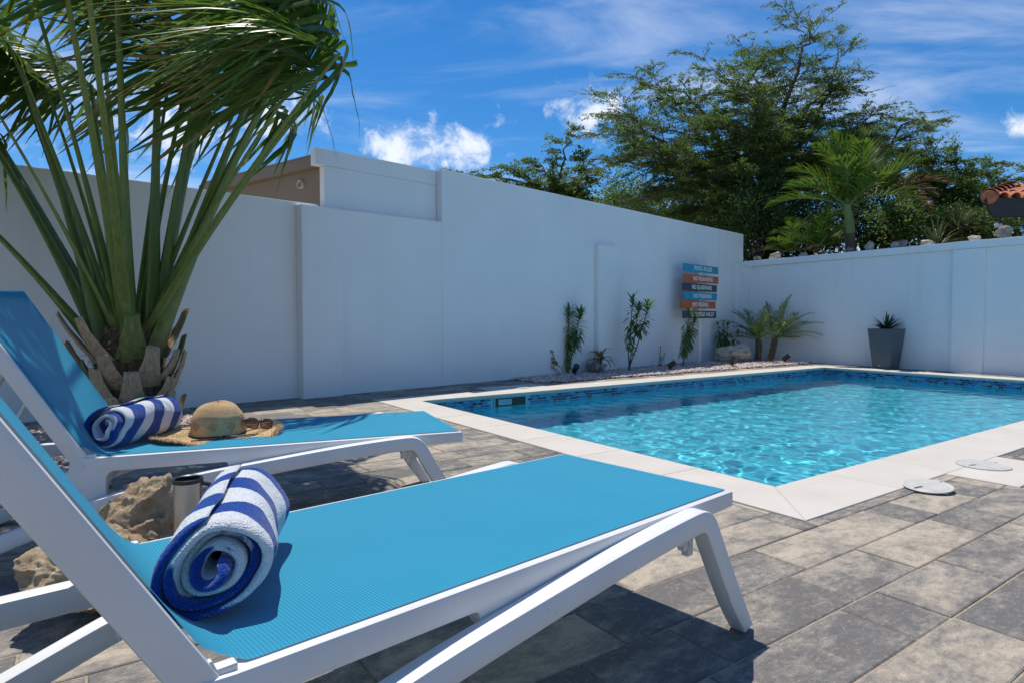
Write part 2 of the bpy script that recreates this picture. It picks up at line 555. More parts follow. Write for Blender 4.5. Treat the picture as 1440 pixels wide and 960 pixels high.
M['steel'] = simple('brushed_steel', (0.50, 0.49, 0.47), 0.38, 0.08, 5, 0.05, 200, 1.0)
M['pipe'] = simple('cream_pipe', (0.62, 0.55, 0.42), 0.5, 0.1)
M['limestone'] = mat_rock('ochre_limestone', (0.36, 0.25, 0.135), (0.57, 0.44, 0.28), (0.72, 0.60, 0.43))
M['pale_rock'] = mat_rock('pale_coral_rock', (0.30, 0.265, 0.20), (0.52, 0.47, 0.38), (0.66, 0.62, 0.53), 0.8)
M['grey_rock'] = mat_rock('grey_coral_rock', (0.10, 0.095, 0.085), (0.28, 0.26, 0.235), (0.48, 0.45, 0.41), 0.8)
M['trunk'] = mat_fibre('palm_trunk_fibre', (0.05, 0.034, 0.022), (0.13, 0.09, 0.06), (0.26, 0.19, 0.13))
M['boot'] = mat_fibre('dry_leaf_base', (0.27, 0.19, 0.115), (0.48, 0.36, 0.23), (0.62, 0.49, 0.34), (60, 60, 6))
M['bark'] = mat_fibre('tree_bark', (0.045, 0.036, 0.028), (0.09, 0.073, 0.057), (0.15, 0.125, 0.1), (9, 9, 2))
M['leaf_acacia'] = mat_leaf('small_tree_leaf', (0.034, 0.072, 0.014), (0.13, 0.205, 0.042), None, 0.42, 0.55)
M['leaf_shrub'] = mat_leaf('shrub_leaf', (0.024, 0.056, 0.014), (0.075, 0.135, 0.03), None, 0.3, 0.5)
M['leaf_olean'] = mat_leaf('oleander_leaf', (0.055, 0.12, 0.03), (0.14, 0.23, 0.06), None, 0.25, 0.4)
M['leaf_dry'] = mat_leaf('withered_leaf', (0.10, 0.055, 0.02), (0.26, 0.15, 0.05), None, 0.15, 0.7)
M['leaf_mix'] = mat_leaf('yellowing_leaf', (0.045, 0.075, 0.015), (0.24, 0.16, 0.03), None, 0.15, 0.5)
M['frond'] = mat_leaf('palm_frond', (0.03, 0.085, 0.012), (0.105, 0.19, 0.022), (0.30, 0.17, 0.05), 0.3, 0.4)
M['frond_dark'] = mat_leaf('dark_palm_frond', (0.022, 0.055, 0.013), (0.07, 0.125, 0.03), (0.16, 0.13, 0.05), 0.25, 0.42)
M['frond_dry'] = mat_leaf('dried_palm_frond', (0.12, 0.075, 0.035), (0.34, 0.235, 0.13), None, 0.2, 0.7)
M['fan'] = mat_leaf('fan_palm_blade', (0.030, 0.080, 0.012), (0.105, 0.19, 0.024), (0.40, 0.25, 0.10), 0.36, 0.38)
M['agave'] = mat_leaf('agave_leaf', (0.012, 0.036, 0.022), (0.03, 0.07, 0.04), None, 0.05, 0.4)
M['yucca'] = mat_leaf('yucca_leaf', (0.05, 0.085, 0.025), (0.15, 0.19, 0.07), (0.3, 0.22, 0.1), 0.15, 0.5)


def mat_petiole():
    t = NT('green_petiole')
    p = t.mapping(t.tc(), (30, 30, 3))
    c = t.ramp(t.noise(1, 5, 0.65, p), [(0.3, (0.095, 0.155, 0.03)), (0.7, (0.19, 0.255, 0.06))])
    br = t.step(t.attr('lt'), 0.0, 0.16)
    c = t.mix(br, t.mix(0.5, c, (0.19, 0.13, 0.06)), c)
    sc = t.step(t.noise(9, 7, 0.85), 0.60, 0.68)
    c = t.mix(t.math('MULTIPLY', sc, 0.6), c, (0.28, 0.19, 0.10))
    t.set('Base Color', c); t.set('Roughness', 0.42)
    t.bump(t.noise(1.5, 4, 0.6, p), 0.3, 0.006)
    return t.m


M['petiole'] = mat_petiole()

# ------------------------------------------------------------------ pool frame
AV = R(55.3)
VD = Vector((math.sin(AV), math.cos(AV), 0))       # along the long side of the pool
UD = Vector((math.cos(AV), -math.sin(AV), 0))      # towards the viewer's right, across the pool
PB = Vector((1.449, 3.356, 0))                     # nearest inner corner of the pool
PL, PW = 8.6, 4.42                                 # pool: v 0..PL, u -PW..0
CW = 0.39


def PF(v, u, z=0.0):
    q = PB + VD * v + UD * u
    return Vector((q.x, q.y, z))


def to_pf(x, y):
    d = Vector((x, y, 0)) - PB
    return d.dot(VD), d.dot(UD)


RZ_POOL = math.atan2(VD.y, VD.x)
WAVE = 0.88

# ------------------------------------------------------------------ ground and terrace
def sheet(name, quads, mat, z, kind='structure'):
    mb = MB()
    for q in quads: mb.add([(p[0], p[1], z) for p in q], [(0, 1, 2, 3)])
    return tag(mb.build(name, mat), kind=kind)


def pf_rect(v0, v1, u0, u1):
    return [PF(v0, u1), PF(v1, u1), PF(v1, u0), PF(v0, u0)]


BIG = 400.0
g0, g1, h0, h1 = -0.06, PL + 0.06, -PW - 0.06, 0.06
ground = sheet('ground', [pf_rect(-BIG, g0, -BIG, BIG), pf_rect(g1, BIG, -BIG, BIG), pf_rect(g0, g1, -BIG, h0), pf_rect(g0, g1, h1, BIG)], M['sand'], -0.0058)
tag(ground, 'sandy ground filling the joints between the pavers', 'ground')

# rectangles (v0, v1, u0, u1) that the pavers leave free
COP = (-CW - 0.004, PL + CW + 0.004, -PW - CW - 0.004, CW - 0.002)
BUMP = (1.13, 1.94, CW - 0.01, 0.75)
BACKBUMP = (1.22, 2.14, -PW - CW - 0.35, -PW - CW)
BED_WALL = (2.35, PL + 0.75, -7.6, -5.08)
BED_PALM = (-7.0, -2.12, -4.62, -3.1)
BED_PALM2 = (-7.0, -3.0, -3.1, -2.08)
HOLES = [COP, BUMP, BACKBUMP, BED_WALL, BED_PALM, BED_PALM2]


def subtract(r, h):
    v0, v1, u0, u1 = r; a0, a1, b0, b1 = h
    if a0 >= v1 or a1 <= v0 or b0 >= u1 or b1 <= u0: return [r]
    out = []
    if a0 > v0: out.append((v0, a0, u0, u1))
    if a1 < v1: out.append((a1, v1, u0, u1))
    m0, m1 = max(v0, a0), min(v1, a1)
    if b0 > u0: out.append((m0, m1, u0, b0))
    if b1 < u1: out.append((m0, m1, b1, u1))
    return out


fixed_joints = {2: [-1.12, -0.89, -0.41, 0.12, 0.36, 0.83], 1: [-1.015, -0.55, 0.11, 0.47, 1.06], 0: [-0.90, 0.0, 0.24, 0.72, 1.0],
                3: [-1.55, -0.88, -0.28, 0.05, 0.62]}
pv = []
PITCH = 0.2325
wall_n = Vector((math.cos(R(47)), -math.sin(R(47)), 0))
for k in range(-29, 12):
    u0 = 0.4575 + PITCH * k; u1 = u0 + PITCH
    js = list(fixed_joints.get(k, []))
    if not js: js = [random.uniform(-0.4, 0.2)]
    while js[0] > -7.2: js.insert(0, js[0] - random.choice((0.23, 0.35, 0.47, 0.47, 0.58, 0.66)))
    while js[-1] < PL + 1.9: js.append(js[-1] + random.choice((0.23, 0.35, 0.47, 0.47, 0.58, 0.66)))
    for a, b in zip(js, js[1:]):
        rs = [(a, b, u0, u1)]
        for h in HOLES: rs = [q for r in rs for q in subtract(r, h)]
        for r in rs:
            if r[1] - r[0] < 0.03 or r[3] - r[2] < 0.02: continue
            c = PF((r[0] + r[1]) / 2, (r[2] + r[3]) / 2)
            if c.dot(wall_n) < -7.2 or c.y < -1.2: continue
            if to_pf(c.x, c.y)[0] > 9.9: continue
            d = max(c.y, 0.3)
            px, py = 720 + 870 * c.x / d, 448 + 870 * 0.93 / d
            vis = (-60 < px < 1500 and py < 1000 and c.y > 0.3)
            pv.append((r, c, vis, (r[1] - r[0]) * (r[3] - r[2]) / d ** 3))
pv.sort(key=lambda q: (not q[2], -q[3]))


def paver_geo(l, w, h=0.06, ch=0.004, gap=0.0032):
    x, y = l / 2 - gap, w / 2 - gap
    V = [(sx * (x - ch), sy * (y - ch), 0) for sx, sy in ((-1, -1), (1, -1), (1, 1), (-1, 1))]
    V += [(sx * x, sy * y, -ch * 0.8) for sx, sy in ((-1, -1), (1, -1), (1, 1), (-1, 1))]
    V += [(sx * x, sy * y, -h) for sx, sy in ((-1, -1), (1, -1), (1, 1), (-1, 1))]
    F = [(0, 1, 2, 3)]
    for i in range(4):
        j = (i + 1) % 4
        F += [(4 + i, 4 + j, j, i), (8 + i, 8 + j, 4 + j, 4 + i)]
    return V, F


terrace = tag(empty('terrace_paving', PF(-1, 1)), 'grey and beige concrete paver terrace around the pool', 'paving', kind='structure')
inv_t = Matrix.Translation(-PF(-1, 1))
pcache = {}
rest = MB()
for i, (r, c, vis, sz) in enumerate(pv):
    key = (round((r[1] - r[0]) * 200) / 200, round((r[3] - r[2]) * 200) / 200)
    zj = random.uniform(-0.0022, 0.0012)
    tilt = (random.gauss(0, 0.0035), random.gauss(0, 0.0025))
    if i < 300 and vis:
        if key not in pcache:
            V, F = paver_geo(*key)
            o = mesh_np('paver', V, F, M['paver'], terrace)
            pcache[key] = o.data
        else:
            o = bpy.data.objects.new('paver', pcache[key]); link(o, terrace)
        o.location = Vector((c.x, c.y, zj)) - terrace.location
        o.rotation_euler = (tilt[0], tilt[1], RZ_POOL)
    else:
        V, F = paver_geo(*key)
        Mx = Matrix.Translation((c.x, c.y, zj)) @ Matrix.Rotation(RZ_POOL, 4, 'Z')
        rest.add([inv_t @ (Mx @ Vector(p)) for p in V], F)
tag(rest.build('paver_field', M['paver'], terrace), kind='stuff')

# ------------------------------------------------------------------ pool
pool = tag(empty('swimming_pool', PF(0, 0)), 'rectangular swimming pool with cream stone coping', 'pool', kind='structure')
pool.rotation_euler = (0, 0, RZ_POOL)              # local x = v, local y = -u
DEP = -1.42
mb = MB()
c0 = [(0, 0), (PL, 0), (PL, PW), (0, PW)]
for i in range(4):
    a, b = c0[i], c0[(i + 1) % 4]
    mb.add([(a[0], a[1], -0.034), (b[0], b[1], -0.034), (b[0], b[1], DEP), (a[0], a[1], DEP)], [(0, 1, 2, 3)])
mb.add([(p[0], p[1], DEP) for p in c0], [(0, 1, 2, 3)])
basin = mb.build('basin', M['pool'], pool)
basin.cycles.is_caustics_receiver = True
# outer shell so that the hole has a rim
OV = 0.028                                          # overhang of the coping
HT = 0.036


def prism(name, poly, z0, z1, mat, parent, ch=0.004):
    n = len(poly)
    cx = sum(p[0] for p in poly) / n; cy_ = sum(p[1] for p in poly) / n
    def ins(p, d):
        w = Vector((cx - p[0], cy_ - p[1])); w.normalize(); return (p[0] + w.x * d, p[1] + w.y * d)
    V = [(*ins(p, ch * 1.3), z1) for p in poly] + [(*p, z1 - ch) for p in poly] + [(*p, z0) for p in poly]
    F = [tuple(range(n)), tuple(2 * n + i for i in range(n - 1, -1, -1))]
    for i in range(n):
        j = (i + 1) % n
        F += [(n + i, n + j, j, i), (2 * n + i, 2 * n + j, n + j, n + i)]
    o = mesh_np(name, V, F, mat, parent)
    bm = bmesh.new(); bm.from_mesh(o.data); bmesh.ops.recalc_face_normals(bm, faces=bm.faces); bm.to_mesh(o.data); bm.free()
    return o


ZC = 0.005
J = 0.0012
def cop_run(axis, lo, hi, a, b, n):
    """straight coping slabs between lo and hi; a inner edge, b outer edge"""
    st = (hi - lo) / n
    for i in range(n):
        p, q = lo + st * i + J, lo + st * (i + 1) - J
        poly = [(p, a), (q, a), (q, b), (p, b)] if axis == 'x' else [(a, p), (a, q), (b, q), (b, p)]
        prism('coping_slab', poly, -HT + ZC, ZC, M['coping'], pool)


MI = OV; MO = CW
CL = 0.55                                            # corner slab length
cop_run('x', CL, PL - CL, MI, -MO, 11)               # near long side (local y<0 is +u)
cop_run('x', CL, PL - CL, PW - MI, PW + MO, 11)
cop_run('y', CL, PW - CL, MI, -MO, 5)
cop_run('y', CL, PW - CL, PL - MI, PL + MO, 5)
for sx, X in ((1, 0), (-1, PL)):
    for sy, Y in ((1, 0), (-1, PW)):
        P1 = [(X + sx * MI, Y + sy * MI), (X + sx * (CL - J), Y + sy * MI), (X + sx * (CL - J), Y - sy * MO), (X - sx * (MO - J), Y - sy * MO)]
        P2 = [(X + sx * (MI - J), Y + sy * (MI + J)), (X + sx * (MI - J), Y + sy * (CL - J)), (X - sx * MO, Y + sy * (CL - J)), (X - sx * MO, Y - sy * (MO - J))]
        prism('coping_slab', P1, -HT + ZC, ZC, M['coping'], pool)
        prism('coping_slab', P2, -HT + ZC, ZC, M['coping'], pool)
prism('coping_slab', [(1.132, -MO - J), (1.938, -MO - J), (1.938, -0.748), (1.132, -0.748)], -HT + ZC, ZC, M['coping'], pool)
prism('coping_slab', [(1.222, PW + MO + J), (2.138, PW + MO + J), (2.138, PW + MO + 0.345), (1.222, PW + MO + 0.345)], -HT + ZC, ZC, M['coping'], pool)

# waterline mosaic
WZ = -0.145
tw, th_, gp = 0.070, 0.0275, 0.0050
rows = 6
SK0, SK1 = 1.04, 1.50                                # skimmer mouth on the far long side
V, F, MI_ = [], [], []
pal = [0, 0, 1, 1, 1, 2, 2]
for side in range(4):
    L = PL if side in (0, 2) else PW
    for r in range(rows):
        z1 = -0.047 - r * (th_ + gp); z0 = z1 - th_
        x = -(r % 2) * tw / 2 + 0.004
        while x < L - 0.004:
            a, b = max(x, 0.004), min(x + tw, L - 0.004)
            x += tw + gp
            if b - a < 0.008: continue
            if side == 2 and b > SK0 - 0.03 and a < SK1 + 0.03 and r < 5: continue
            d = 0.004
            def P(s, z, off):
                return {0: (s, off, z), 1: (PL - off, s, z), 2: (s, PW - off, z), 3: (off, s, z)}[side]
            n0 = len(V)
            V += [P(a, z0, 0.0002), P(b, z0, 0.0002), P(b, z1, 0.0002), P(a, z1, 0.0002),
                  P(a + .0015, z0 + .0015, d), P(b - .0015, z0 + .0015, d), P(b - .0015, z1 - .0015, d), P(a + .0015, z1 - .0015, d)]
            F += [(n0 + 4, n0 + 5, n0 + 6, n0 + 7)] + [(n0 + i, n0 + (i + 1) % 4, n0 + 4 + (i + 1) % 4, n0 + 4 + i) for i in range(4)]
            m = 2 if r > 4 else random.choice(pal)
            if r > 4: m = 2
            MI_ += [m] * 5
gb = MB()
for i in range(4):
    a, b = c0[i], c0[(i + 1) % 4]
    ca = Vector(((PL / 2 - a[0]) / abs(PL / 2 - a[0]) * 0.001, (PW / 2 - a[1]) / abs(PW / 2 - a[1]) * 0.001)); cb = Vector(((PL / 2 - b[0]) / abs(PL / 2 - b[0]) * 0.001, (PW / 2 - b[1]) / abs(PW / 2 - b[1]) * 0.001))
    gb.add([(a[0] + ca.x, a[1] + ca.y, -0.0345), (b[0] + cb.x, b[1] + cb.y, -0.0345), (b[0] + cb.x, b[1] + cb.y, -0.245), (a[0] + ca.x, a[1] + ca.y, -0.245)], [(0, 1, 2, 3)])
gb.build('grout_band', M['grout'], pool)
tag(mesh_np('mosaic_tile', V, F, [M['tile_navy'], M['tile_blue'], M['tile_sky']], pool, False, MI_), kind='stuff')
sk = MB()
for (a, b, z0, z1) in ((SK0 - .02, SK1 + .02, -0.048, -0.036), (SK0 - .02, SK1 + .02, -0.180, -0.168), (SK0 - .02, SK0, -0.168, -0.048), (SK1, SK1 + .02, -0.168, -0.048)):
    sk.box(((a + b) / 2, PW - 0.006, (z0 + z1) / 2), (b - a, 0.014, z1 - z0))
so = sk.build('skimmer_mouth', M['grout'], pool)
sk = MB(); sk.box(((SK0 + SK1) / 2, PW - 0.003, -0.108), (SK1 - SK0, 0.002, 0.12)); sk.build('recess_shade_panel', M['black'], so)  # flat black panel stands in for the shade inside the mouth, no real recess
sk = MB(); sk.box((SK0 + 0.15, PW - 0.006, -0.10), (0.2, 0.006, 0.07)); sk.build('weir_flap', M['grout'], so)

# water surface with real ripples
nx, ny = 640, 330
xs = np.linspace(0.0, PL, nx); ys = np.linspace(0.0, PW, ny)
X, Y = np.meshgrid(xs, ys, indexing='ij')
Zw = np.zeros_like(X)
wr = np.random.default_rng(3)
for i in range(64):
    lam = math.exp(wr.uniform(math.log(0.085), math.log(0.5)))
    an = wr.normal(0.6, 0.95)
    k = 2 * math.pi / lam
    ph = wr.uniform(0, 6.28)
    amp = 0.00031 * (lam / 0.25) ** 1.15
    wx = X + 0.06 * np.sin(2.1 * Y + ph) ; wy = Y + 0.06 * np.sin(1.7 * X + 2 * ph)
    Zw += amp * np.sin(k * (math.cos(an) * wx + math.sin(an) * wy) + ph)
env = 0.72 + 0.5 * np.exp(-(((X - 1.3) / 2.2) ** 2 + ((Y - 1.3) / 1.8) ** 2))
Zw = Zw * env * WAVE
Vw = np.stack([X, Y, Zw + WZ], -1).reshape(-1, 3)
ii, jj = np.meshgrid(np.arange(nx - 1), np.arange(ny - 1), indexing='ij')
b0 = (ii * ny + jj).ravel()
Fw = np.stack([b0, b0 + ny, b0 + ny + 1, b0 + 1], -1)
water = mesh_np('water', Vw, Fw, M['water'], None, True)
water.location = PF(0, 0); water.rotation_euler = (0, 0, RZ_POOL)
tag(water, 'clear rippled turquoise pool water', 'water', kind='structure')
water.cycles.is_caustics_caster = True


# lids
def lid(name, loc, r, label, tilt=(0, 0, 0), hinge=False):
    t = empty(name, loc); t.rotation_euler = tilt; t.scale = (1, 1, 0.62)
    b = MB(); b.lathe([(0.0, 0.0), (r, 0.0), (r, 0.008), (r - 0.006, 0.012)], 48); b.lathe([(r - 0.006, 0.012), (r - 0.012, 0.0095), (r * 0.80, 0.0095), (r * 0.78, 0.012), (0.0, 0.0125)], 48)
    b.build('cover', M['lid'], t, smooth=25)
    b = MB(); b.box((-r * 0.55, -0.02, 0.0122), (0.05, 0.014, 0.002), Matrix.Rotation(0.3, 3, 'Z')); b.build('finger_slot', M['black'], t)
    for an in (0.4, 3.5):
        b = MB(); b.lathe([(0.0, 0.0), (0.006, 0.0), (0.005, 0.003), (0.0, 0.0035)], 10, (math.cos(an) * r * .9, math.sin(an) * r * .9, 0.0095)); b.build('screw', M['steel'], t)
    return tag(t, label, 'pool lid', 'skimmer and service lids')


q = PF(1.555, 0.44); lid('skimmer_lid', (q.x, q.y, 0.006), 0.145, 'round white service lid set in the coping stone at right')
q = PF(1.72, -PW - CW - 0.03); lid('skimmer_lid', (q.x, q.y, 0.006), 0.12, 'round grey lid on the coping behind the pool, below the long wall')
q = PF(0.675, 0.475); l3 = lid('skimmer_lid', (q.x, q.y, 0.016), 0.118, 'loose round cream lid lying propped on the pavers by the coping', (R(3.0), R(-4), 0))
b = MB(); b.box((-0.02, -0.07, -0.006), (0.13, 0.03, 0.008), Matrix.Rotation(-0.55, 3, 'Z')); b.build('lid_bar', M['lid'], l3)
b = MB(); b.box((-0.10, -0.045, -0.008), (0.02, 0.05, 0.012)); b.build('hinge', M['black'], l3)

# ------------------------------------------------------------------ walls
A47 = R(47)
WD = Vector((math.sin(A47), math.cos(A47), 0)); WN = Vector((math.cos(A47), -math.sin(A47), 0))
RZW = math.atan2(WD.y, WD.x)


def WP(s, off, z=0.0):
    q = WD * s + WN * off
    return (q.x, q.y, z)


def wall_piece(name, s0, s1, off, thick, ztop, parent=None, zbot=-0.15, mat='wall', bev=0.006):
    """prism along the long wall; front face at off, ztop=(z at s0, z at s1)"""
    z0, z1 = ztop if isinstance(ztop, tuple) else (ztop, ztop)
    P = [(s0, off), (s1, off), (s1, off - thick), (s0, off - thick)]
    bm = bmesh.new()
    lo = [bm.verts.new(WP(s, o, zbot)) for s, o in P]
    hi = [bm.verts.new(WP(s, o, z0 if s == s0 else z1)) for s, o in P]
    bm.faces.new(lo); bm.faces.new(hi)
    for i in range(4): bm.faces.new((lo[i], lo[(i + 1) % 4], hi[(i + 1) % 4], hi[i]))
    bmesh.ops.recalc_face_normals(bm, faces=bm.faces)
    if bev: bmesh.ops.bevel(bm, geom=[e for e in bm.edges], offset=bev, segments=2, affect='EDGES')
    return mesh_bm(name, bm, M[mat], parent)


w1 = wall_piece('boundary_wall', -9.0, 3.40, -7.05, 0.16, 2.293)
tag(w1, 'low white painted wall behind the fan palm at left', 'wall')
w2 = wall_piece('boundary_wall', 3.30, 5.17, -6.96, 0.10, (2.25, 2.266))
tag(w2, 'low white wall section in front of the raised rooftop block', 'wall')
wall_piece('pilaster', 3.118, 3.625, -6.90, 0.149, (2.25, 2.2435), w2)
w3 = wall_piece('tall_boundary_wall', 5.16, 13.90, -6.957, 0.24, (2.985, 2.897))
tag(w3, 'tall white wall behind the pool and the pool rules sign', 'wall')
wall_piece('pilaster', 8.47, 9.05, -6.87, 0.085, 2.22, w3)
wall_piece('pilaster', 13.50, 13.895, -6.875, 0.08, 2.19, w3)

# neighbouring building behind the low wall
hb = empty('neighbouring_house', WP(3.5, -7.09))
tag(hb, 'flat roofed neighbouring house with brown side wall above the low wall', 'house')
Mi = Matrix.Translation(Vector(WP(3.5, -7.09))).inverted()


def house_prism(name, pts, z0, z1, mat, bev=0.005):
    bm = bmesh.new()
    lo = [bm.verts.new((p[0], p[1], z0)) for p in pts]; hi = [bm.verts.new((p[0], p[1], z1)) for p in pts]
    bm.faces.new(lo); bm.faces.new(hi); n = len(pts)
    for i in range(n): bm.faces.new((lo[i], lo[(i + 1) % n], hi[(i + 1) % n], hi[i]))
    bmesh.ops.recalc_face_normals(bm, faces=bm.faces)
    if bev: bmesh.ops.bevel(bm, geom=[e for e in bm.edges], offset=bev, segments=2, affect='EDGES')
    bmesh.ops.transform(bm, matrix=Mi, verts=bm.verts)
    return mesh_bm(name, bm, M[mat], hb)


a0 = Vector(WP(3.5, -7.22)); a1 = Vector(WP(5.3, -7.22)); bd = Vector((-0.80, 0.60, 0)); sn = Vector((0.6, 0.8, 0))
house_prism('side_wall', [a0, a1, a1 + bd * 3.0, a0 + bd * 2.68], 0.0, 2.775, 'brown_wall')
wall_p = [Vector(WP(3.497, -7.08)), Vector(WP(5.155, -7.08)), Vector(WP(5.155, -7.215)), Vector(WP(3.497, -7.215))]
house_prism('front_parapet', wall_p, 0.0, 2.78, 'wall')
house_prism('parapet_top', [Vector(WP(3.385, -7.078)), Vector(WP(5.157, -7.078)), Vector(WP(5.157, -7.215)), Vector(WP(3.385, -7.215))], 2.782, 2.985, 'wall')
house_prism('cornice', [a0 - sn * 0.10 + Vector((0, 0.03, 0)), a1, a1 + bd * 3.0, a0 - sn * 0.10 + bd * 2.78], 2.777, 2.90, 'brown_wall')
house_prism('parapet_cap', [a0 - sn * 0.05 + Vector((0, 0.03, 0)), a1, a1 + bd * 3.0, a0 - sn * 0.05 + bd * 2.74], 2.902, 2.955, 'brown_wall')
mbp = MB(); pc = Mi @ (a0 + bd * 0.36 + Vector((0, 0, 2.615)))
mbp.lathe([(0.042, -0.02), (0.052, -0.02), (0.052, 0.045), (0.042, 0.045), (0.040, -0.01), (0.0, -0.01)], 20)
pip = mbp.build('drain_pipe', M['pipe'], hb, smooth=30)
pip.matrix_local = Matrix.Translation(pc) @ (-sn).to_track_quat('Z', 'Y').to_matrix().to_4x4()

# right-hand wall
A2 = R(147.5)
RD = Vector((math.sin(A2), math.cos(A2), 0)); RN = Vector((-math.cos(A2), math.sin(A2), 0)) * -1.0
# RN points away from the viewer (behind the wall)
RN = Vector((0.843, 0.537, 0))
R0 = Vector((5.455, 14.575, 0))                     # corner with the tall wall


def RP(s, off, z=0.0):
    q = R0 + RD * s + RN * off
    return (q.x, q.y, z)


def rwall(name, s0, s1, o0, o1, z0, z1, parent=None, bev=0.006):
    bm = bmesh.new()
    P = [(s0, o0), (s1, o0), (s1, o1), (s0, o1)]
    lo = [bm.verts.new(RP(s, o, z0)) for s, o in P]; hi = [bm.verts.new(RP(s, o, z1)) for s, o in P]
    bm.faces.new(lo); bm.faces.new(hi)
    for i in range(4): bm.faces.new((lo[i], lo[(i + 1) % 4], hi[(i + 1) % 4], hi[i]))
    bmesh.ops.recalc_face_normals(bm, faces=bm.faces)
    bmesh.ops.bevel(bm, geom=bm.edges[:], offset=bev, segments=2, affect='EDGES')
    return mesh_bm(name, bm, M['wall'], parent)


wr_ = rwall('end_wall', -0.05, 14.0, 0.0, 0.18, -0.15, 2.13)
tag(wr_, 'white garden wall at the far end of the pool, rocks along its top', 'wall')
rwall('wall_cap', -0.02, 14.0, -0.045, 0.22, 2.131, 2.262, wr_)
rwall('pilaster', 0.02, 0.22, -0.035, -0.0005, -0.1, 2.13, wr_)
rwall('pilaster', 4.32, 4.80, -0.05, -0.0005, -0.1, 2.13, wr_)
rwall('cap_block', 4.29, 4.83, -0.062, -0.046, 2.133, 2.2645, wr_, 0.003)
rwall('pilaster', 8.6, 9.1, -0.05, -0.0005, -0.1, 2.13, wr_)

# raised ground behind the end wall
bank = sheet('terrain', [[RP(-30, 0.20), RP(60, 0.20), RP(60, 60), RP(-30, 60)]], M['soil'], 2.06)
tag(bank, 'raised soil behind the end wall', 'terrain')


# gravel
ico = bmesh.new(); bmesh.ops.create_icosphere(ico, subdivisions=1, radius=1.0)
IV = np.array([v_.co[:] for v_ in ico.verts]); IF = np.array([[v_.index for v_ in f.verts] for f in ico.faces]); ico.free()
pts = [(0, 0, 1), (.894, 0, .447), (.276, .851, .447), (-.724, .526, .447), (-.724, -.526, .447), (.276, -.851, .447), (.724, .526, -.447), (-.276, .851, -.447), (-.894, 0, -.447), (-.276, -.851, -.447), (.724, -.526, -.447), (0, 0, -1)]
I20V = np.array(pts)
I20F = np.array([(0,1,2),(0,2,3),(0,3,4),(0,4,5),(0,5,1),(1,6,2),(2,7,3),(3,8,4),(4,9,5),(5,10,1),(2,6,7),(3,7,8),(4,8,9),(5,9,10),(1,10,6),(6,11,7),(7,11,8),(8,11,9),(9,11,10),(10,11,6)])


def mat_gravel():
    t = NT('pink_gravel')
    r = t.attr('lr')
    c = t.ramp(r, [(0.0, (0.24, 0.165, 0.14)), (0.3, (0.43, 0.32, 0.28)), (0.65, (0.58, 0.47, 0.42)), (1.0, (0.72, 0.66, 0.61))])
    t.set('Base Color', t.mix(0.25, c, t.ramp(t.noise(60, 4), [(0.3, (0.3, 0.22, 0.19)), (0.7, (0.7, 0.6, 0.55))]))); t.set('Roughness', 0.9)
    return t.m


M['gravel'] = mat_gravel()


def gravel(name, P, size, label):
    n = len(P)
    sc = rng.uniform(0.6, 1.25, (n, 1, 1)) * size * np.array([1.25, 0.95, 0.65]) 
    an = rng.uniform(0, 6.28, n); ca, sa = np.cos(an), np.sin(an)
    tl = rng.normal(0, 0.35, n); ct, st_ = np.cos(tl), np.sin(tl)
    V = I20V[None] * (1 + rng.normal(0, 0.16, (n, 12, 1))) * sc
    x, y, z = V[..., 0], V[..., 1], V[..., 2]
    x, z = x * ct[:, None] - z * st_[:, None], x * st_[:, None] + z * ct[:, None]
    x, y = x * ca[:, None] - y * sa[:, None], x * sa[:, None] + y * ca[:, None]
    V = np.stack([x, y, z], -1) + P[:, None, :]
    F = I20F[None] + (np.arange(n) * 12)[:, None, None]
    lr = np.repeat(rng.uniform(0, 1, n), 12)
    o = mesh_np(name, V.reshape(-1, 3), F.reshape(-1, 3), M['gravel'], None, False, None, {'lr': lr})
    return tag(o, label, 'gravel', kind='stuff')


def scatter(v0, v1, u0, u1, n, cond=None, zf=None):
    vv, uu = rng.uniform(v0, v1, n), rng.uniform(u0, u1, n)
    x = PB.x + VD.x * vv + UD.x * uu; y = PB.y + VD.y * vv + UD.y * uu
    z = 0.004 + rng.uniform(0, 0.022, n)
    if zf is not None: z = z + zf(vv, uu)
    P = np.stack([x, y, z], -1)
    if cond is not None: P = P[cond(x, y, vv, uu)]
    return P


bed = scatter(2.3, PL + 0.75, -7.6, -5.075, 24000, lambda x, y, v, u: (x * WN.x + y * WN.y > -6.94) & (u < -5.08 - 0.35 * np.clip(2.75 - v, 0, 1)) & (((x - R0.x) * RN.x + (y - R0.y) * RN.y) < 0.02))
gravel('gravel_bed', bed, 0.021, 'pinkish white gravel bed along the tall wall')
bed2 = scatter(-5.2, -2.125, -4.61, -2.085, 16000, lambda x, y, v, u: (v < -3.005) | (u < -3.105))
gravel('gravel_bed', bed2, 0.019, 'pinkish gravel bed around the fan palm')

# ------------------------------------------------------------------ sun loungers
def fillet_path(pts, n=6):
    return pts


def offset_outline(cl, w0, w1=None):
    """closed outline of a band of half widths around a 2D centre line"""
    n = len(cl); Lf, Rt = [], []
    for i, p in enumerate(cl):
        a = Vector(cl[max(i - 1, 0)]); b = Vector(cl[min(i + 1, n - 1)])
        t = (b - a).normalized(); nn = Vector((-t.y, t.x))
        h = w0 if w1 is None else w0 + (w1 - w0) * i / (n - 1)
        Lf.append((p[0] + nn.x * h, p[1] + nn.y * h)); Rt.append((p[0] - nn.x * h, p[1] - nn.y * h))
    return Lf + Rt[::-1]


def arc(cx, cz, r, a0, a1, n=6):
    return [(cx + r * math.cos(R(a0 + (a1 - a0) * i / n)), cz + r * math.sin(R(a0 + (a1 - a0) * i / n))) for i in range(n + 1)]


BT = R(59.5); BL = 0.745
bx, bz = -math.cos(BT), math.sin(BT)


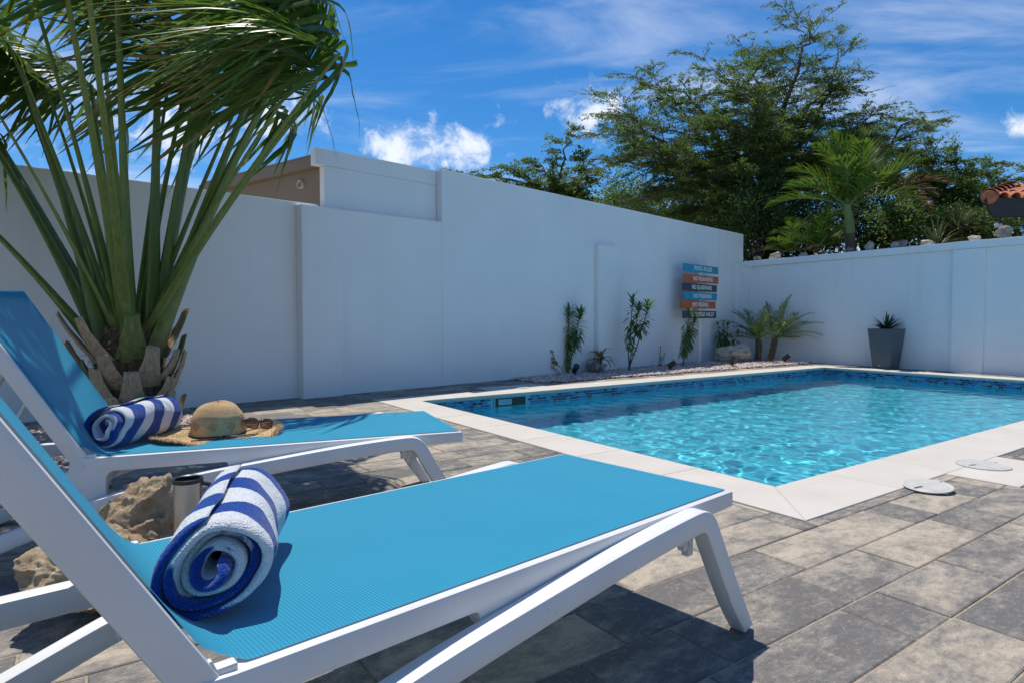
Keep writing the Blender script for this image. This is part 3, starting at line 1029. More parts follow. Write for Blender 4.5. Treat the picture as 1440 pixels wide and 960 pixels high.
def catmull(P, n=8):
    out = []
    Q = [P[0]] + list(P) + [P[-1]]
    for i in range(1, len(Q) - 2):
        p0, p1, p2, p3 = (np.array(q, float) for q in Q[i - 1:i + 3])
        for k in range(n):
            t = k / n
            out.append(tuple(0.5 * ((2 * p1) + (-p0 + p2) * t + (2 * p0 - 5 * p1 + 4 * p2 - p3) * t * t + (-p0 + 3 * p1 - 3 * p2 + p3) * t ** 3)))
    out.append(tuple(np.array(P[-1], float)))
    return out


def make_lounger():
    t = empty('sun_lounger')
    # bow-shaped leg on each side: outer frame from the foot leg back to the rear foot
    cl = catmull([(-0.565, 0.0), (-0.40, 0.075), (-0.16, 0.167), (0.07, 0.242), (0.35, 0.296), (0.60, 0.328), (0.90, 0.362), (1.10, 0.379), (1.20, 0.385)], 5)
    cl += arc(1.213, 0.325, 0.060, 85, 28, 7)
    cl += [(1.345, 0.215), (1.405, 0.115), (1.478, -0.003)]
    band = offset_outline(cl, 0.029)
    band = [(x, max(z, 0.0)) for x, z in band]
    for sy in (-1, 1):
        y0, y1 = (-0.405, -0.352) if sy < 0 else (0.352, 0.405)
        slab('bow_leg', band, y0, y1, M['resin'], t, 0.006)
    # side panel: seat rail, hinge plate and rear arm in one piece
    pan = [(1.470, 0.412), (1.472, 0.366), (1.30, 0.362), (0.9, 0.35), (0.60, 0.322), (0.50, 0.318)] + arc(0.475, 0.345, 0.013, -10, 90, 4) + \
          [(0.30, 0.358)] + arc(0.100, 0.328, 0.030, 90, 180, 5) + [(0.070, 0.245), (-0.010, 0.215)] + arc(-0.035, 0.282, 0.025, 0, 90, 5) + \
          [(-0.30, 0.306), (-0.640, 0.306), (-0.640, 0.364), (-0.30, 0.364)] + arc(-0.058, 0.376, 0.012, -90, 0, 4) + arc(-0.012, 0.382, 0.034, 180, 75, 6) + [(0.03, 0.413)]
    for sy in (-1, 1):
        y0, y1 = (-0.351, -0.305) if sy < 0 else (0.305, 0.351)
        s = slab('side_rail', pan, y0, y1, M['resin'], t, 0.005)
        b = MB(); yy = sy * 0.351
        b.lathe([(0.0, 0.0035), (0.0145, 0.0035), (0.0155, 0.001), (0.0170, -0.0015)], 24)
        c = b.build('hinge_cap', M['resin'], s, smooth=30)
        c.matrix_local = Matrix.Translation((-0.012, yy, 0.386)) @ Matrix.Rotation(R(90) * (1 if sy < 0 else -1), 4, 'X')
        # rear leg under the arm
        slab('rear_leg', [(-0.640, 0.305), (-0.560, 0.305), (-0.600, 0.0), (-0.655, 0.0)], y0 + 0.003, y1 - 0.003, M['resin'], t, 0.005)
        # white hook where seat meets backrest
        h = rbox('hook', (0.030, 0.022, 0.014), M['resin'], t, 0.003, (0.022, sy * 0.330, 0.417))
        rbox('tooth', (0.010, 0.012, 0.026), M['resin'], h, 0.002, (-0.021, sy * 0.006, 0.009), (0, R(-24), 0))
        # stepped bracket inside the foot leg
        br = MB()
        for q, (xx, zz) in enumerate(((1.20, 0.335), (1.222, 0.318), (1.242, 0.298))):
            br.box((xx, sy * 0.338, zz), (0.026, 0.02, 0.05))
        br.build('bracket', M['resin'], t)
    rbox('foot_rail', (0.030, 0.608, 0.044), M['resin'], t, 0.005, (1.452, 0, 0.388))
    rbox('cross_beam', (0.05, 0.70, 0.045), M['resin'], t, 0.006, (1.235, 0, 0.335))
    rbox('cross_beam', (0.05, 0.608, 0.045), M['resin'], t, 0.006, (-0.60, 0, 0.335))
    rbox('cross_beam', (0.045, 0.608, 0.04), M['resin'], t, 0.006, (0.03, 0, 0.30))
    # backrest frame
    bfr = empty('backrest'); bfr.parent = t
    def bp(s, h):                                     # s along the backrest, h below its face
        return (0.012 + bx * s - bz * h * 1.0, 0.412 + bz * s + bx * h * 1.0)
    rail = [bp(0.0, 0.0), bp(BL, 0.0), bp(BL + 0.004, 0.010), bp(BL - 0.006, 0.052), bp(0.02, 0.055), bp(-0.018, 0.035)]
    for sy in (-1, 1):
        y0, y1 = (-0.347, -0.301) if sy < 0 else (0.301, 0.347)
        slab('back_rail', rail, y0, y1, M['resin'], bfr, 0.006)
    top = [bp(BL - 0.045, 0.004), bp(BL, 0.002), bp(BL + 0.002, 0.045), bp(BL - 0.04, 0.045)]
    slab('top_rail', top, -0.3005, 0.3005, M['resin'], bfr, 0.005)
    # prop behind the backrest
    pr = MB()
    a = bp(0.42, 0.06)
    for sy in (-1, 1): pr.tube([(a[0], sy * 0.27, a[1]), (-0.42, sy * 0.27, 0.395)], 0.019, 10, flat=0.7)
    pr.tube([(-0.42, -0.285, 0.395), (-0.445, -0.24, 0.372), (-0.455, -0.1, 0.36), (-0.455, 0.1, 0.36), (-0.445, 0.24, 0.372), (-0.42, 0.285, 0.395)], 0.02, 12)
    pr.build('prop', M['resin'], t, smooth=40)
    # sling: one fabric from the foot rail over the hinge to the head rail
    prof = [(1.4590, 0.4150)]
    prof += [(x, 0.4158) for x in np.linspace(1.44, 0.065, 26)]
    p0 = np.array((0.065, 0.4158)); p1 = np.array((0.012, 0.4162)); p2 = np.array(bp(0.085, -0.003))
    for k in range(1, 9):
        q = k / 8; prof.append(tuple((1 - q) ** 2 * p0 + 2 * q * (1 - q) * p1 + q * q * p2))
    prof += [bp(s, -0.003) for s in np.linspace(0.12, BL - 0.006, 15)]
    ny_ = 25; V = []; UVs = []
    acc = 0.0
    for i, (x, z) in enumerate(prof):
        if i: acc += math.hypot(x - prof[i - 1][0], z - prof[i - 1][1])
        hinge = math.exp(-((acc - 1.40) / 0.10) ** 2)
        for j in range(ny_):
            yv = -0.331 + 0.662 * j / (ny_ - 1)
            sag = 0.010 * max(0.0, 1 - (yv / 0.305) ** 2) * min(1.0, acc / 0.12)
            yy = yv * (1 - 0.06 * math.exp(-((acc - 1.445) / 0.03) ** 4))
            V.append((x, yy, z - sag)); UVs.append((acc, yv))
    F = [(i * ny_ + j, (i + 1) * ny_ + j, (i + 1) * ny_ + j + 1, i * ny_ + j + 1) for i in range(len(prof) - 1) for j in range(ny_ - 1)]
    o = mesh_np('sling', V, F, M['sling'], t, True)
    uvl = o.data.uv_layers.new(name='UVMap')
    for lp in o.data.loops: uvl.data[lp.index].uv = UVs[lp.vertex_index]
    return t


def copy_tree(o, parent=None):
    c = o.copy(); col.objects.link(c)
    if parent is not None: c.parent = parent
    for ch in list(o.children): copy_tree(ch, c)
    return c


L1 = make_lounger()
L1.location = (-0.66, 1.125, 0); L1.rotation_euler = (0, 0, R(90 - 48))
tag(L1, 'nearest white sun lounger with bright blue sling, striped towel on it', 'sun lounger', 'sun loungers by the pool')
L2 = copy_tree(L1)
L2.location = (-1.721, 2.599, 0); L2.rotation_euler = (0, 0, R(90 - 67.9))
tag(L2, 'farther white sun lounger with blue sling, straw hat and towel on it', 'sun lounger', 'sun loungers by the pool')


def on_lounger(Lg, x, y, z):
    return Matrix.Translation(Lg.location) @ Matrix.Rotation(Lg.rotation_euler.z, 4, 'Z') @ Vector((x, y, z))


# ------------------------------------------------------------------ rolled towels
def make_towel(name, seed, r0=0.016, r1=0.088, turns=3.9, length=0.36, label=''):
    """spiral roll, axis along local x, resting on z=0"""
    r = np.random.default_rng(seed)
    n = 170; nx_ = 34
    thk = (r1 - r0) / turns * 0.97
    th = np.linspace(0, 2 * math.pi * turns, n)
    rad = r0 + (r1 - r0) * th / th[-1]
    arc_l = np.concatenate([[0], np.cumsum(0.5 * (rad[1:] + rad[:-1]) * np.diff(th))])
    ph0 = r.uniform(0, 6.28)
    ang = th + 2.1
    xs_ = np.linspace(0, 1, nx_)
    # cross-section loop: outer side forward, inner side back
    k1, k2, k3 = r.uniform(0, 6.28, 3)
    edge0 = 0.020 * np.sin(th * 0.9 + k1) + 0.018 * np.sin(th * 0.37 + k2) + 0.010 * (th / th[-1])      # uneven selvedge at the front end
    edge1 = 0.012 * np.sin(th * 0.8 + k3) + 0.010 * np.sin(th * 0.3 + k1)
    V = []; tu = []; tv = []
    for j, s in enumerate(xs_):
        xx = (edge0 - 0.004) * (1 - s) + (length + edge1) * s
        fl = 1 + 0.085 * np.sin(ang * 2 + k1 + s * 1.5) + 0.05 * np.sin(ang * 3 + k2) + 0.045 * np.sin(s * 7 + k2) * np.cos(ang * 1 + k3) + 0.028 * np.sin(s * 13 + ang * 2 + k1) + 0.024 * np.sin(ang * 3 + s * 4) + 0.02 * np.sin(ang * 5 - s * 9 + k3) + 0.04 * np.sin(ang + k2)
        end = min(s, 1 - s) * length
        pin = 1 - 0.10 * math.exp(-end / 0.012)
        for side in (1, -1):
            tk = thk * (0.5 if True else 0.5) * (1.0 if end > 0.012 else 0.45 + 0.55 * (end / 0.012))
            tk_taper = np.minimum(1.0, np.minimum(np.arange(n), np.arange(n)[::-1]) / 4.0 + 0.15)
            rr = (rad * fl * (1 - 0.02 * (pin < 0.95)) + side * tk * tk_taper)
            y = rr * np.cos(ang); z = rr * np.sin(ang)
            z = np.where(z < 0, z * 0.90, z * 0.97)
            y = y * 1.07
            V.append(np.stack([xx, y, z], -1)); tu.append(arc_l); tv.append(np.full(n, s * length) + edge0 * 0)
    V = np.array(V).reshape(nx_, 2, n, 3)
    P = V.reshape(-1, 3)
    idx = lambda j, sd, i: (j * 2 + sd) * n + i
    F = []
    for j in range(nx_ - 1):
        for i in range(n - 1):
            F.append((idx(j, 0, i), idx(j, 0, i + 1), idx(j + 1, 0, i + 1), idx(j + 1, 0, i)))
            F.append((idx(j, 1, i + 1), idx(j, 1, i), idx(j + 1, 1, i), idx(j + 1, 1, i + 1)))
        F.append((idx(j, 0, 0), idx(j + 1, 0, 0), idx(j + 1, 1, 0), idx(j, 1, 0)))
        F.append((idx(j, 1, n - 1), idx(j + 1, 1, n - 1), idx(j + 1, 0, n - 1), idx(j, 0, n - 1)))
    for j in (0, nx_ - 1):
        for i in range(n - 1):
            q = (idx(j, 1, i), idx(j, 1, i + 1), idx(j, 0, i + 1), idx(j, 0, i))
            F.append(q if j == 0 else q[::-1])
    zmin = P[:, 2].min()
    P[:, 2] -= zmin
    o = mesh_np(name, P, np.array(F), M['towel'], None, True, None, {'tu': np.array(tu).ravel(), 'tv': np.array(tv).ravel()})
    return tag(o, label, 'towel', 'rolled striped beach towels')


t1 = make_towel('beach_towel', 11, length=0.39, r1=0.090, label='rolled navy and white striped towel on the nearest lounger')
q = on_lounger(L1, 0.058, -0.148, 0.4095); t1.location = q; t1.rotation_euler = (0, 0, L1.rotation_euler.z + R(63))
t2 = make_towel('beach_towel', 23, length=0.43, r1=0.083, label='rolled navy and white striped towel beside the straw hat')
q = on_lounger(L2, 0.035, -0.175, 0.4095); t2.location = q; t2.rotation_euler = (0, 0, L2.rotation_euler.z + math.atan2(0.90, 0.43))


# ------------------------------------------------------------------ straw hat, sunglasses
def mat_straw():
    t = NT('woven_straw')
    p = t.tc('UV')
    a = t.n.new('ShaderNodeTexWave'); a.bands_direction = 'X'; a.inputs['Scale'].default_value = 13; a.inputs['Distortion'].default_value = 1.2; a.inputs['Detail Scale'].default_value = 3
    b = t.n.new('ShaderNodeTexWave'); b.bands_direction = 'Y'; b.inputs['Scale'].default_value = 13; b.inputs['Distortion'].default_value = 1.2; b.inputs['Detail Scale'].default_value = 3
    m = t.mapping(p, (1, 1, 1), (0, 0, R(45)))
    t.l.new(m, a.inputs[0]); t.l.new(m, b.inputs[0])
    h = t.math('MAXIMUM', a.outputs['Fac'], b.outputs['Fac'])
    n = t.noise(5, 5, 0.65)
    c = t.ramp(n, [(0.3, (0.60, 0.36, 0.155)), (0.55, (0.76, 0.505, 0.255)), (0.75, (0.85, 0.615, 0.355))])
    c = t.mix(t.math('MULTIPLY', t.math('SUBTRACT', 1.0, h), 0.5), c, (0.20, 0.13, 0.06))
    c = t.mix(t.math('MULTIPLY', t.step(t.noise(70, 4, 0.8), 0.48, 0.62), 0.35), c, (0.30, 0.205, 0.105))
    t.set('Base Color', c); t.set('Roughness', 0.75)
    t.bump(t.math('ADD', h, t.math('MULTIPLY', t.noise(90, 3), 0.4)), 0.6, 0.003)
    hole = t.step(t.math('ADD', t.attr('open'), t.math('MULTIPLY', t.math('SUBTRACT', t.math('MULTIPLY', a.outputs['Fac'], b.outputs['Fac']), 0.5), -1.1)), 0.85, 0.95)
    tr = t.n.new('ShaderNodeBsdfTransparent'); mx = t.n.new('ShaderNodeMixShader')
    t.l.new(hole, mx.inputs[0]); t.l.new(t.b.outputs[0], mx.inputs[1]); t.l.new(tr.outputs[0], mx.inputs[2]); t.l.new(mx.outputs[0], t.out.inputs['Surface'])
    return t.m


M['straw'] = mat_straw()
M['fringe'] = mat_leaf('straw_fringe', (0.30, 0.20, 0.10), (0.62, 0.48, 0.28), None, 0.1, 0.8)
hat = tag(empty('straw_hat'), 'woven straw hat with frayed brim and black cord band', 'hat')
na = 216
# crown
V = []; UV = []; op = []
cr = [(0.104, 0.0), (0.104, 0.02), (0.103, 0.04), (0.102, 0.06), (0.099, 0.078), (0.094, 0.094), (0.086, 0.108), (0.075, 0.124), (0.060, 0.136), (0.042, 0.144), (0.02, 0.148), (0.002, 0.149)]
crn = []
for a_, b_ in zip(cr, cr[1:]):
    for k in range(3): crn.append((a_[0] + (b_[0] - a_[0]) * k / 3, a_[1] + (b_[1] - a_[1]) * k / 3))
cr = crn + [cr[-1]]
acc = 0
for i, (r_, z_) in enumerate(cr):
    if i: acc += math.hypot(r_ - cr[i - 1][0], z_ - cr[i - 1][1])
    for k in range(na):
        an = 2 * math.pi * k / na
        rr = r_ * (1 + 0.012 * math.sin(3 * an + 1) + 0.01 * math.sin(5 * an + z_ * 30))
        V.append((rr * math.cos(an) * 1.08, rr * math.sin(an) * 0.95, z_ + 0.004 * math.sin(2 * an)))
        UV.append((an * 0.104 * 10, acc * 10))
        dm = abs(((an * 9 / (2 * math.pi)) % 1) - 0.5) * 2 + abs(z_ - 0.052) / 0.036
        op.append(0.40 if dm < 0.75 else 0.0)
F = [(i * na + k, i * na + (k + 1) % na, (i + 1) * na + (k + 1) % na, (i + 1) * na + k) for i in range(len(cr) - 1) for k in range(na)]
o = mesh_np('crown', V, F, M['straw'], hat, True, None, {'open': op})
uvl = o.data.uv_layers.new(name='UVMap')
for lp in o.data.loops: uvl.data[lp.index].uv = UV[lp.vertex_index]
# brim
BRM = [0.103, 0.115, 0.135, 0.16, 0.185, 0.21, 0.232, 0.247]
def brim_pt(r_, an):
    f = (r_ - 0.103) / 0.144
    z = 0.001 + f * (0.010 + 0.016 * math.sin(2 * an + 0.5) + 0.010 * math.sin(3 * an + 2)) - 0.006 * f * f
    return (r_ * math.cos(an) * (1.04 + .03 * f), r_ * math.sin(an) * (0.98), max(z, 0.0005))
V = []; UV = []; op = []
for r_ in BRM:
    for k in range(na):
        an = 2 * math.pi * k / na
        V.append(brim_pt(r_, an)); UV.append((r_ * math.cos(an) * 10, r_ * math.sin(an) * 10)); op.append(0.2)
F = [(i * na + k, (i + 1) * na + k, (i + 1) * na + (k + 1) % na, i * na + (k + 1) % na) for i in range(len(BRM) - 1) for k in range(na)]
o = mesh_np('brim', V, F, M['straw'], hat, True, None, {'open': op})
uvl = o.data.uv_layers.new(name='UVMap')
for lp in o.data.loops: uvl.data[lp.index].uv = UV[lp.vertex_index]
# frayed edge and loose straws
V = []; F = []; lr = []
for k in range(3600):
    an = random.uniform(0, 6.283)
    r_ = random.uniform(0.226, 0.250) if random.random() < 0.8 else random.uniform(0.12, 0.235)
    p = Vector(brim_pt(min(r_, 0.247), an))
    d = Vector((math.cos(an), math.sin(an), 0)) * random.uniform(0.4, 1) + Vector((random.gauss(0, .6), random.gauss(0, .6), random.uniform(-0.1, 0.75)))
    if r_ < 0.225: d.z = abs(d.z) * 0.3
    d.normalize(); L = random.uniform(0.010, 0.024)
    s = d.cross(Vector((0, 0, 1))).normalized() * 0.0009
    mpt = p + d * L * 0.5 + Vector((0, 0, 0.002)); e = p + d * L + Vector((0, 0, -0.003))
    n0 = len(V); V += [p - s, p + s, mpt + s, mpt - s, e]; F += [(n0, n0 + 1, n0 + 2, n0 + 3), (n0 + 3, n0 + 2, n0 + 4)]
    lr += [random.random()] * 5
V = [(v_[0], v_[1], max(v_[2], 0.0005)) for v_ in V]
tag(mesh_np('frayed_edge', V, F, M['fringe'], hat, False, None, {'lr': lr}), kind='stuff')
cord = MB()
cord.tube([(0.107 * math.cos(a_) * 1.08, 0.107 * math.sin(a_) * 0.95, 0.010 + 0.002 * math.sin(3 * a_)) for a_ in np.linspace(-1.4, 2 * math.pi - 1.5, 60)], 0.0032, 8)
cord.tube([(0.03, -0.102, 0.010), (-0.01, -0.125, 0.012), (-0.05, -0.150, 0.014), (-0.10, -0.165, 0.019)], 0.0028, 8)
cord.tube([(0.03, -0.102, 0.012), (0.08, -0.115, 0.014), (0.13, -0.100, 0.014), (0.16, -0.115, 0.015)], 0.0028, 8)
cord.tube([(0.02, -0.100, 0.014), (0.06, -0.13, 0.016), (0.10, -0.135, 0.013), (0.15, -0.13, 0.015)], 0.0028, 8)
cord.build('cord_band', M['black'], hat, smooth=60)
q = on_lounger(L2, 0.432, 0.0, 0.4125); hat.location = q; hat.rotation_euler = (R(3.5), R(0), L2.rotation_euler.z + 0.05)

# sunglasses resting on the brim
sg = tag(empty('sunglasses'), 'tortoiseshell sunglasses with brown lenses on the hat brim', 'sunglasses')


def mat_lens():
    t = NT('brown_lens')
    t.set('Base Color', (0.30, 0.13, 0.06, 1)); t.set('Roughness', 0.05); t.set('Transmission Weight', 0.75); t.set('IOR', 1.25)
    t.set('Base Color', t.ramp(t.noise(12, 2), [(0.3, (0.24, 0.10, 0.05)), (0.7, (0.40, 0.19, 0.09))]))
    return t.m


M['lens'] = mat_lens()
M['tortoise'] = simple('tortoiseshell', (0.10, 0.045, 0.02), 0.2, 0.7, 60)
def lens_outline(cx, sgn, n=28):
    out = []
    for k in range(n):
        a_ = 2 * math.pi * k / n
        e = 2.6
        c_, s_ = math.cos(a_), math.sin(a_)
        out.append((cx + 0.029 * abs(c_) ** (2 / e) * (1 if c_ > 0 else -1), 0.023 + 0.022 * abs(s_) ** (2 / e) * (1 if s_ > 0 else -1) + 0.003 * c_ * sgn))
    return out
for sgn in (-1, 1):
    ol = lens_outline(sgn * 0.034, sgn)
    fr = MB(); fr.tube([(x, 0.0015 * ((x / 0.03) ** 2), z) for x, z in ol] + [(ol[0][0], 0.0015 * ((ol[0][0] / 0.03) ** 2), ol[0][1])], 0.0028, 8, cap=False)
    rim = fr.build('rim', M['tortoise'], sg, smooth=60)
    bm = bmesh.new(); c = bm.verts.new((sgn * 0.034, 0.0015 * 1.28 + 0.001, 0.023)); vs = [bm.verts.new((x, 0.0015 * ((x / 0.03) ** 2), z)) for x, z in ol]
    for k in range(len(vs)): bm.faces.new((c, vs[k], vs[(k + 1) % len(vs)]))
    mesh_bm('lens', bm, M['lens'], rim, 60)
    tp = MB(); x0 = sgn * 0.064
    tp.tube([(x0, 0.006, 0.034), (x0 + sgn * 0.004, 0.03, 0.033), (x0 + sgn * 0.002, 0.09, 0.030), (x0 - sgn * 0.004, 0.125, 0.018), (x0 - sgn * 0.007, 0.142, 0.004)], [0.0045, 0.004, 0.003, 0.003, 0.0035], 8)
    tp.build('temple', M['tortoise'], sg, smooth=60)
br_ = MB(); br_.tube([(-0.008, 0, 0.030), (0, -0.001, 0.033), (0.008, 0, 0.030)], 0.0025, 8); br_.build('bridge', M['tortoise'], sg, smooth=60)
q = on_lounger(L2, 0.605, -0.035, 0.434)
sg.location = q; sg.rotation_euler = (R(-14), R(10), L2.rotation_euler.z + 0.45)


# ------------------------------------------------------------------ rocks
from mathutils import noise as mnoise


def rock(name, loc, size, seed, mat, label, group=None, sub=5, rough=0.5, rz=0.0, cuts=9, pits=0.16):
    r = np.random.default_rng(seed)
    bm = bmesh.new(); bmesh.ops.create_icosphere(bm, subdivisions=sub, radius=1.0)
    P = np.array([v_.co[:] for v_ in bm.verts])
    for c in range(cuts):                              # broken faces
        n = r.normal(0, 1, 3); n /= np.linalg.norm(n); d = r.uniform(0.55, 0.85)
        h = P @ n
        P = P - np.outer(np.maximum(h - d, 0) * 0.9, n)
    sd_ = Vector(r.uniform(-50, 50, 3))
    out = np.empty_like(P)
    for i, q in enumerate(P):
        v_ = Vector(q); w_ = v_ * 1.1 + sd_
        big_ = mnoise.fractal(w_, 0.9, 2.0, 3)
        rid = mnoise.turbulence(v_ * 2.6 + sd_, 5, True)
        vd = mnoise.voronoi(v_ * 4.2 + sd_ + mnoise.noise_vector(v_ * 3 + sd_) * 0.3)[0][0]
        k = 1 + rough * (0.50 * big_ - 0.42 * (rid - 0.45)) - pits * max(0.0, 0.30 - vd)
        out[i] = q * k
    P = out
    P = P * np.array(size) / 2
    P[:, 2] -= P[:, 2].min() + 0.06 * size[2]
    for v_, p in zip(bm.verts, P): v_.co = p
    o = mesh_bm(name, bm, mat, None, 60, loc, (0, 0, rz))
    return tag(o, label, 'rock', group)


rock('limestone_rock', (-1.28, 2.14, 0), (0.30, 0.22, 0.42), 8, M['limestone'], 'tall pitted ochre rock beside the steel tumbler', 'rocks between the loungers', rz=0.4, sub=6)
rock('limestone_rock', (-1.31, 1.89, 0), (0.38, 0.30, 0.30), 9, M['limestone'], 'low smooth ochre rock in front of the steel tumbler', 'rocks between the loungers', rz=0.2, sub=6)
rock('limestone_rock', (-0.96, 2.06, 0), (0.26, 0.20, 0.17), 14, M['limestone'], 'ochre rock that carries the steel tumbler, mostly behind the towel', 'rocks between the loungers')
rock('limestone_rock', (-0.72, 2.22, 0), (0.16, 0.14, 0.24), 31, M['limestone'], 'small ochre stone peeking out right of the near towel', 'rocks between the loungers')
tb = tag(empty('steel_tumbler', (-1.055, 1.995, 0.15)), 'tall brushed steel tumbler with black rim and handle', 'tumbler')
b = MB(); b.lathe([(0.0, 0.0), (0.040, 0.0), (0.0435, 0.004), (0.0435, 0.252)], 36); b.build('cup', M['steel'], tb, smooth=40)
b = MB(); b.lathe([(0.0438, 0.250), (0.0460, 0.252), (0.0460, 0.262), (0.043, 0.265), (0.038, 0.262), (0.038, 0.2)], 36); b.build('rim', M['black'], tb, smooth=40)
b = MB(); b.lathe([(0.0, 0.205), (0.0375, 0.205)], 24); b.build('inside', M['black'], tb)
b = MB(); b.tube([(0.040, 0.012, 0.245), (0.062, 0.018, 0.238), (0.066, 0.02, 0.20), (0.060, 0.018, 0.15), (0.042, 0.012, 0.14)], 0.009, 10, flat=0.8); b.build('handle', M['black'], tb, smooth=60)
rock('coral_rock', (4.72, 13.05, 0.0), (0.78, 0.42, 0.40), 21, M['pale_rock'], 'large pale holed coral rock at the foot of the sign', rz=0.35, rough=0.75, cuts=3, pits=0.6)
rock('dark_rock', (1.42, 10.45, 0.0), (0.42, 0.30, 0.24), 5, M['grey_rock'], 'dark grey rock at the foot of the yellowing plant')
# rocks along the top of the end wall: (distance along wall, size)
for i, (s, sx, sy, sz) in enumerate(((0.30, .20, .14, .13), (0.75, .30, .16, .17), (1.42, .20, .14, .10), (2.42, .20, .14, .11), (2.83, .22, .16, .17), (3.30, .19, .15, .15), (3.43, .18, .13, .15), (3.86, .26, .16, .13), (4.58, .20, .14, .10), (5.02, .34, .2, .22))):
    p = RP(s, 0.08)
    names = ('leftmost small rock on top of the end wall, by the tall wall', 'pointed double rock second from the left on the end wall', 'flat rock third from the left on the end wall',
             'flat rock on the end wall just right of the slim palm trunk', 'round pale rock fifth along the end wall', 'left one of two touching rocks on the end wall', 'right one of two touching rocks on the end wall',
             'long low rock on the end wall before the spiky plant', 'flat rock on the end wall above the wide pilaster', 'biggest rock on the end wall, under the tiled eave')
    rock('wall_rock', (p[0], p[1], 2.262), (sx, sy, sz), 40 + i, M['pale_rock'] if i % 3 else M['grey_rock'], names[i], 'rocks on top of the end wall', sub=3, rz=math.atan2(RD.y, RD.x) + random.uniform(-.4, .4))


# ------------------------------------------------------------------ sign
sign = tag(empty('pool_rules_sign', (3.86, 12.74, 0)), 'white post with six painted boards reading POOL RULES', 'sign')
SRZ = math.atan2(math.cos(R(48.5)), math.sin(R(48.5)))
sign.rotation_euler = (0, 0, SRZ)                    # local x runs along the boards, local -y faces the pool
rbox('post', (0.11, 0.045, 2.10), M['white'], sign, 0.004, (0.05, 0.03, 1.03))
boards = [('POOL RULES', 'sign_blue', 1.945, 0.03, 1.30, 1.0), ('NO RUNNING', 'sign_orange', 1.735, 0.035, 1.30, 0.3), ('NO GLASSWARE', 'sign_grey', 1.560, -0.01, 1.28, 0.6),
          ('NO PUSHING', 'sign_blue', 1.385, 0.02, 1.24, 0.3), ('NO PEEING', 'sign_orange', 1.210, -0.06, 1.30, 0.2), ('ENJOY YOUR VACAY', 'sign_grey', 1.010, -0.005, 1.24, -0.2)]
for tx, mt, z, dx, w, tl in boards:
    bo = rbox('board', (w, 0.022, 0.150), M[mt], sign, 0.003, (dx, -0.006, z), (0, R(tl * 0.6), 0))
    cu = bpy.data.curves.new('lettering', 'FONT'); cu.body = tx; cu.align_x = 'CENTER'; cu.align_y = 'CENTER'
    cu.size = 0.118; cu.extrude = 0.0008; cu.space_character = 1.08; cu.offset = 0.0036
    tmp = bpy.data.objects.new('lettering_curve', cu)
    me = bpy.data.meshes.new_from_object(tmp); bpy.data.objects.remove(tmp); bpy.data.curves.remove(cu)
    me.name = 'lettering'; me.materials.clear(); me.materials.append(M['white'])
    lt = bpy.data.objects.new('lettering', me); link(lt, bo)
    lt.location = (0.06, -0.0128, 0.0); lt.rotation_euler = (R(90), 0, 0)
    lt.scale = (0.92, 1.0, 1) if len(tx) < 12 else (0.80, 1, 1)

# ------------------------------------------------------------------ planter
pot = tag(empty('planter', (7.02, 11.60, 0)), 'tall grey square planter by the end wall with a small agave', 'planter')
pot.rotation_euler = (0, 0, math.atan2(RD.y, RD.x))
bm = bmesh.new()
H0 = 0.74
def sq(h, z): return [bm.verts.new((sx * h, sy * h, z)) for sx, sy in ((-1, -1), (1, -1), (1, 1), (-1, 1))]
ringz = [sq(0.158, 0.0), sq(0.228, H0), sq(0.214, H0), sq(0.205, H0 - 0.05)]
bm.faces.new(ringz[0][::-1])
for a, b in zip(ringz, ringz[1:]):
    for i in range(4): bm.faces.new((a[i], a[(i + 1) % 4], b[(i + 1) % 4], b[i]))
bm.faces.new(ringz[-1])
bmesh.ops.bevel(bm, geom=[e for e in bm.edges if e.is_manifold and e.calc_face_angle(0) > 0.6], offset=0.006, segments=2, affect='EDGES')
mesh_bm('pot', bm, M['pot'], pot, 40)
b = MB(); b.box((0, 0, H0 - 0.045), (0.40, 0.40, 0.02)); b.build('potting_soil', M['soil'], pot)
rbox('maker_plate', (0.03, 0.003, 0.02), M['lid'], pot, 0.0006, (-0.03, -0.168, 0.06))

# ------------------------------------------------------------------ garden spotlights
def spotlight(loc, rz, label):
    t = tag(empty('garden_spotlight', loc, rz), label, 'spotlight', 'black garden spotlights')
    b = MB(); b.tube([(0, 0, 0), (0, 0, 0.09)], 0.012, 8); b.build('spike', M['black'], t)
    b = MB(); b.lathe([(0.0, -0.07), (0.035, -0.07), (0.045, -0.05), (0.047, 0.06), (0.052, 0.07), (0.052, 0.09), (0.04, 0.085), (0.0, 0.085)], 20)
    h = b.build('lamp_head', M['black'], t, smooth=30); h.location = (0, 0, 0.12); h.rotation_euler = (R(52), 0, 0)


for (v_, u_, rz, lb) in ((3.41, -5.68, 0.3, 'black spotlight in the gravel left of the dark rock'), (5.43, -5.44, 1.4, 'black spotlight in the gravel between two leafy shrubs'),
                         (7.03, -5.33, 0.1, 'black spotlight in front of the pale coral rock'), (8.91, -5.40, 1.2, 'black spotlight right of the two small date palms')):
    q = PF(v_, u_); spotlight((q.x, q.y, 0.0), rz, lb)

# ------------------------------------------------------------------ tiled eave at right
ev = tag(empty('tiled_roof', (8.50, 11.2, 2.60)), 'corner of a terracotta tiled roof with dark fascia at the right edge', 'roof')
